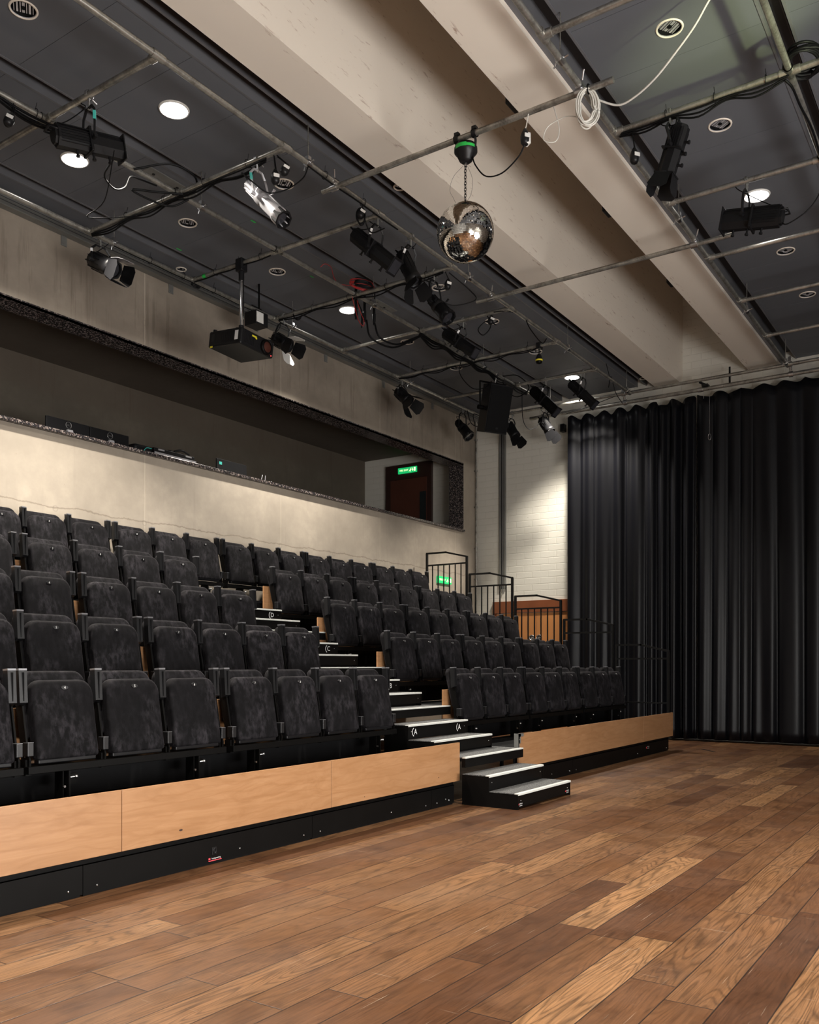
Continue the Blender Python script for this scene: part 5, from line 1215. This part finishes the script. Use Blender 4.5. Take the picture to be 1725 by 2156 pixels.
# ------------------------------------------------------------------ equipment in the control booth
b = MB(); b.box(4.0, 11.5, 9.03, 9.85, 3.58, 3.62); 
for x in (4.2, 6.7, 9.2, 11.3): b.box(x-0.03, x+0.03, 9.1, 9.8, 2.8, 3.58)
tag(b.build('desk', M['black_matte']), 'dark desk behind the booth sill under the monitors', 'desk')
def monitor(x0, x1, label):
    cx = (x0+x1)/2; t = thing('monitor', label, 'monitor', (cx, 9.14, 3.62), 'monitors on the booth desk'); hw = (x1-x0)/2
    m = MB(); m.box(-hw, hw, -0.02, 0.015, 0.10, 0.485, bev=0.006); m.build('back_panel', M['black_plastic'], t)
    m = MB(); m.box(-0.05, 0.05, -0.045, -0.02, 0.18, 0.36, bev=0.004); m.build('mount', M['black_plastic'], t) if False else None
    m = MB(); m.prism([(-0.16, 0.0), (-0.15, 0.0), (-0.055, 0.372), (-0.03, 0.372), (-0.03, 0.34)], -0.035, 0.035, 'x'); m.box(-0.12, 0.12, -0.10, 0.10, 0.0, 0.012); m.build('stand', M['silver_body'], t)
    m = MB(); f = frame((0.0, -0.0215, 0.43), (1, 0, 0), (0, 0, 1)); add_text(m, 'DELL', 0.026, f)
    m.path([(0.037*math.cos(a), -0.022, 0.43+0.037*math.sin(a)) for a in [k*PI/12 for k in range(24)]], 0.0025, 5, closed=True); m.build('round_logo', M['steel_bright'], t)
monitor(6.09, 6.665, 'black monitor seen from behind on the booth sill, the left one of a pair')
monitor(6.675, 7.235, 'black monitor seen from behind on the booth sill, the right one of a pair')
t = thing('lighting_console', 'black console case with a bright metal rail on the booth sill', 'console', (7.32, 9.10, 3.62))
m = MB(); m.box(0.28, 0.96, -0.02, 0.45, 0.17, 0.42, bev=0.006); m.box(0.0, 0.30, 0.02, 0.45, 0.16, 0.43, bev=0.04); m.build('case', M['black_plastic'], t)
m = MB(); m.box(0.28, 0.98, -0.03, -0.02, 0.335, 0.365); m.build('metal_rail', M['silver_body'], t)
m = MB()
for x in (0.34, 0.80):
    for z in (0.392,): m.box(x, x+0.10, -0.028, -0.02, z, z+0.018)
m.build('latch', M['silver_body'], t)
m = MB(); m.box(0.05, 0.80, 0.1, 0.4, 0.0, 0.17); m.build('stand', M['black_matte'], t)
m = MB(); m.lathe([(0, 0.05), (0.02, 0.05), (0.03, 0.03), (0.03, 0)], (0.60, 0.06, 0.42), (0, 0, 1), 14); m.path(smooth_pts([(0.65, 0.03, 0.44), (0.75, 0.0, 0.47), (0.88, 0.0, 0.44)]), 0.015, 6); m.build('headset', M['black_plastic'], t)
m = MB(); m.path(smooth_pts([(0.10, -0.01, 0.30), (0.15, -0.02, 0.38), (0.24, -0.02, 0.39)]), 0.005, 6); o = m.build('green_cable', M['teal_mark'], t)
t = thing('display', 'small dark display with a green corner sticker at the right of the console case', 'monitor', (9.0, 9.12, 3.62))
m = MB(); m.box(-0.29, 0.29, -0.012, 0.012, 0.20, 0.50, bev=0.004); m.build('back_panel', M['arm_grey'], t)
m = MB(); m.box(-0.19, 0.17, -0.08, -0.015, 0.0, 0.32, bev=0.006); m.build('stand', M['black_plastic'], t)
m = MB(); m.box(-0.245, -0.195, -0.0135, -0.012, 0.42, 0.46); m.build('sticker', M['teal_mark'], t)
t = thing('wireless_router', 'small black box with two thin aerials near the right of the booth sill', 'router', (9.62, 9.10, 3.62))
m = MB(); m.box(-0.12, 0.14, -0.05, 0.08, 0.18, 0.255, bev=0.005); m.box(-0.08, 0.1, -0.02, 0.06, 0.0, 0.18); m.build('housing', M['black_plastic'], t)
for x, l in ((-0.07, 0.06), (0.03, 0.02)):
    m = MB(); m.path([(x, 0, 0.25), (x+l, 0, 0.42)], 0.006, 6); m.build('aerial', M['silver_body'], t)
rnd = random.Random(3)
for k, (xa, xb, lb) in enumerate(((8.25, 8.75, 'pale cable lying on the sill between the console case and the small display'), (9.35, 9.85, 'pale tangled cable on the sill in front of the aerials'), (9.9, 10.5, 'heap of pale cable at the right end of the equipment on the sill'))):
    P = [(xa+(xb-xa)*i/7+rnd.uniform(-0.05, 0.05), 8.72+rnd.uniform(-0.06, 0.1), 3.815+rnd.uniform(0, 0.03)) for i in range(8)]
    cable(P, 0.007, lb, 'white_plastic')
cable([(8.7, 8.70, 3.815), (8.85, 8.66, 3.818), (9.05, 8.66, 3.815), (9.2, 8.72, 3.815)], 0.007, 'short green cable on the sill in front of the small display', 'teal_mark')
# small dark floor tape near the curtain
def onfloor(x, y, a, w, h, label, mat):
    m = MB(); m.box(-w/2, w/2, -h/2, h/2, 0, 0.0012); o = m.build('floor_tape', M[mat], None, (x, y, 0.0)); o.rotation_euler = (0, 0, a); tag(o, label, 'tape')
onfloor(13.2, 3.65, R(40), 0.42, 0.045, 'short strip of black tape stuck on the floor in front of the curtain', 'black_matte')

# cut the downlight holes out of the ceiling
ce = bpy.data.objects['ceiling']; cut = MB()
for o in [o for o in COL.objects if o.name.startswith('downlight') and o.type == 'EMPTY']:
    r_ = 0.088 if abs(o.location.y-5.14) > 0.02 and abs(o.location.y-5.15) > 0.02 and abs(o.location.y-8.42) > 0.01 else 0.05
    if o['group'].startswith('unlit'): cut.cyl((o.location.x, o.location.y, 5.95), (o.location.x, o.location.y, 6.165), r_, n=28, smooth=False)
co = cut.build('cutter', M['black_matte'])
md = ce.modifiers.new('b', 'BOOLEAN'); md.object = co; md.operation = 'DIFFERENCE'; md.solver = 'EXACT'; md.use_self = False
bpy.context.view_layer.update()
me = bpy.data.meshes.new_from_object(ce.evaluated_get(bpy.context.evaluated_depsgraph_get()))
ce.modifiers.clear(); ce.data = me
bpy.data.objects.remove(co)
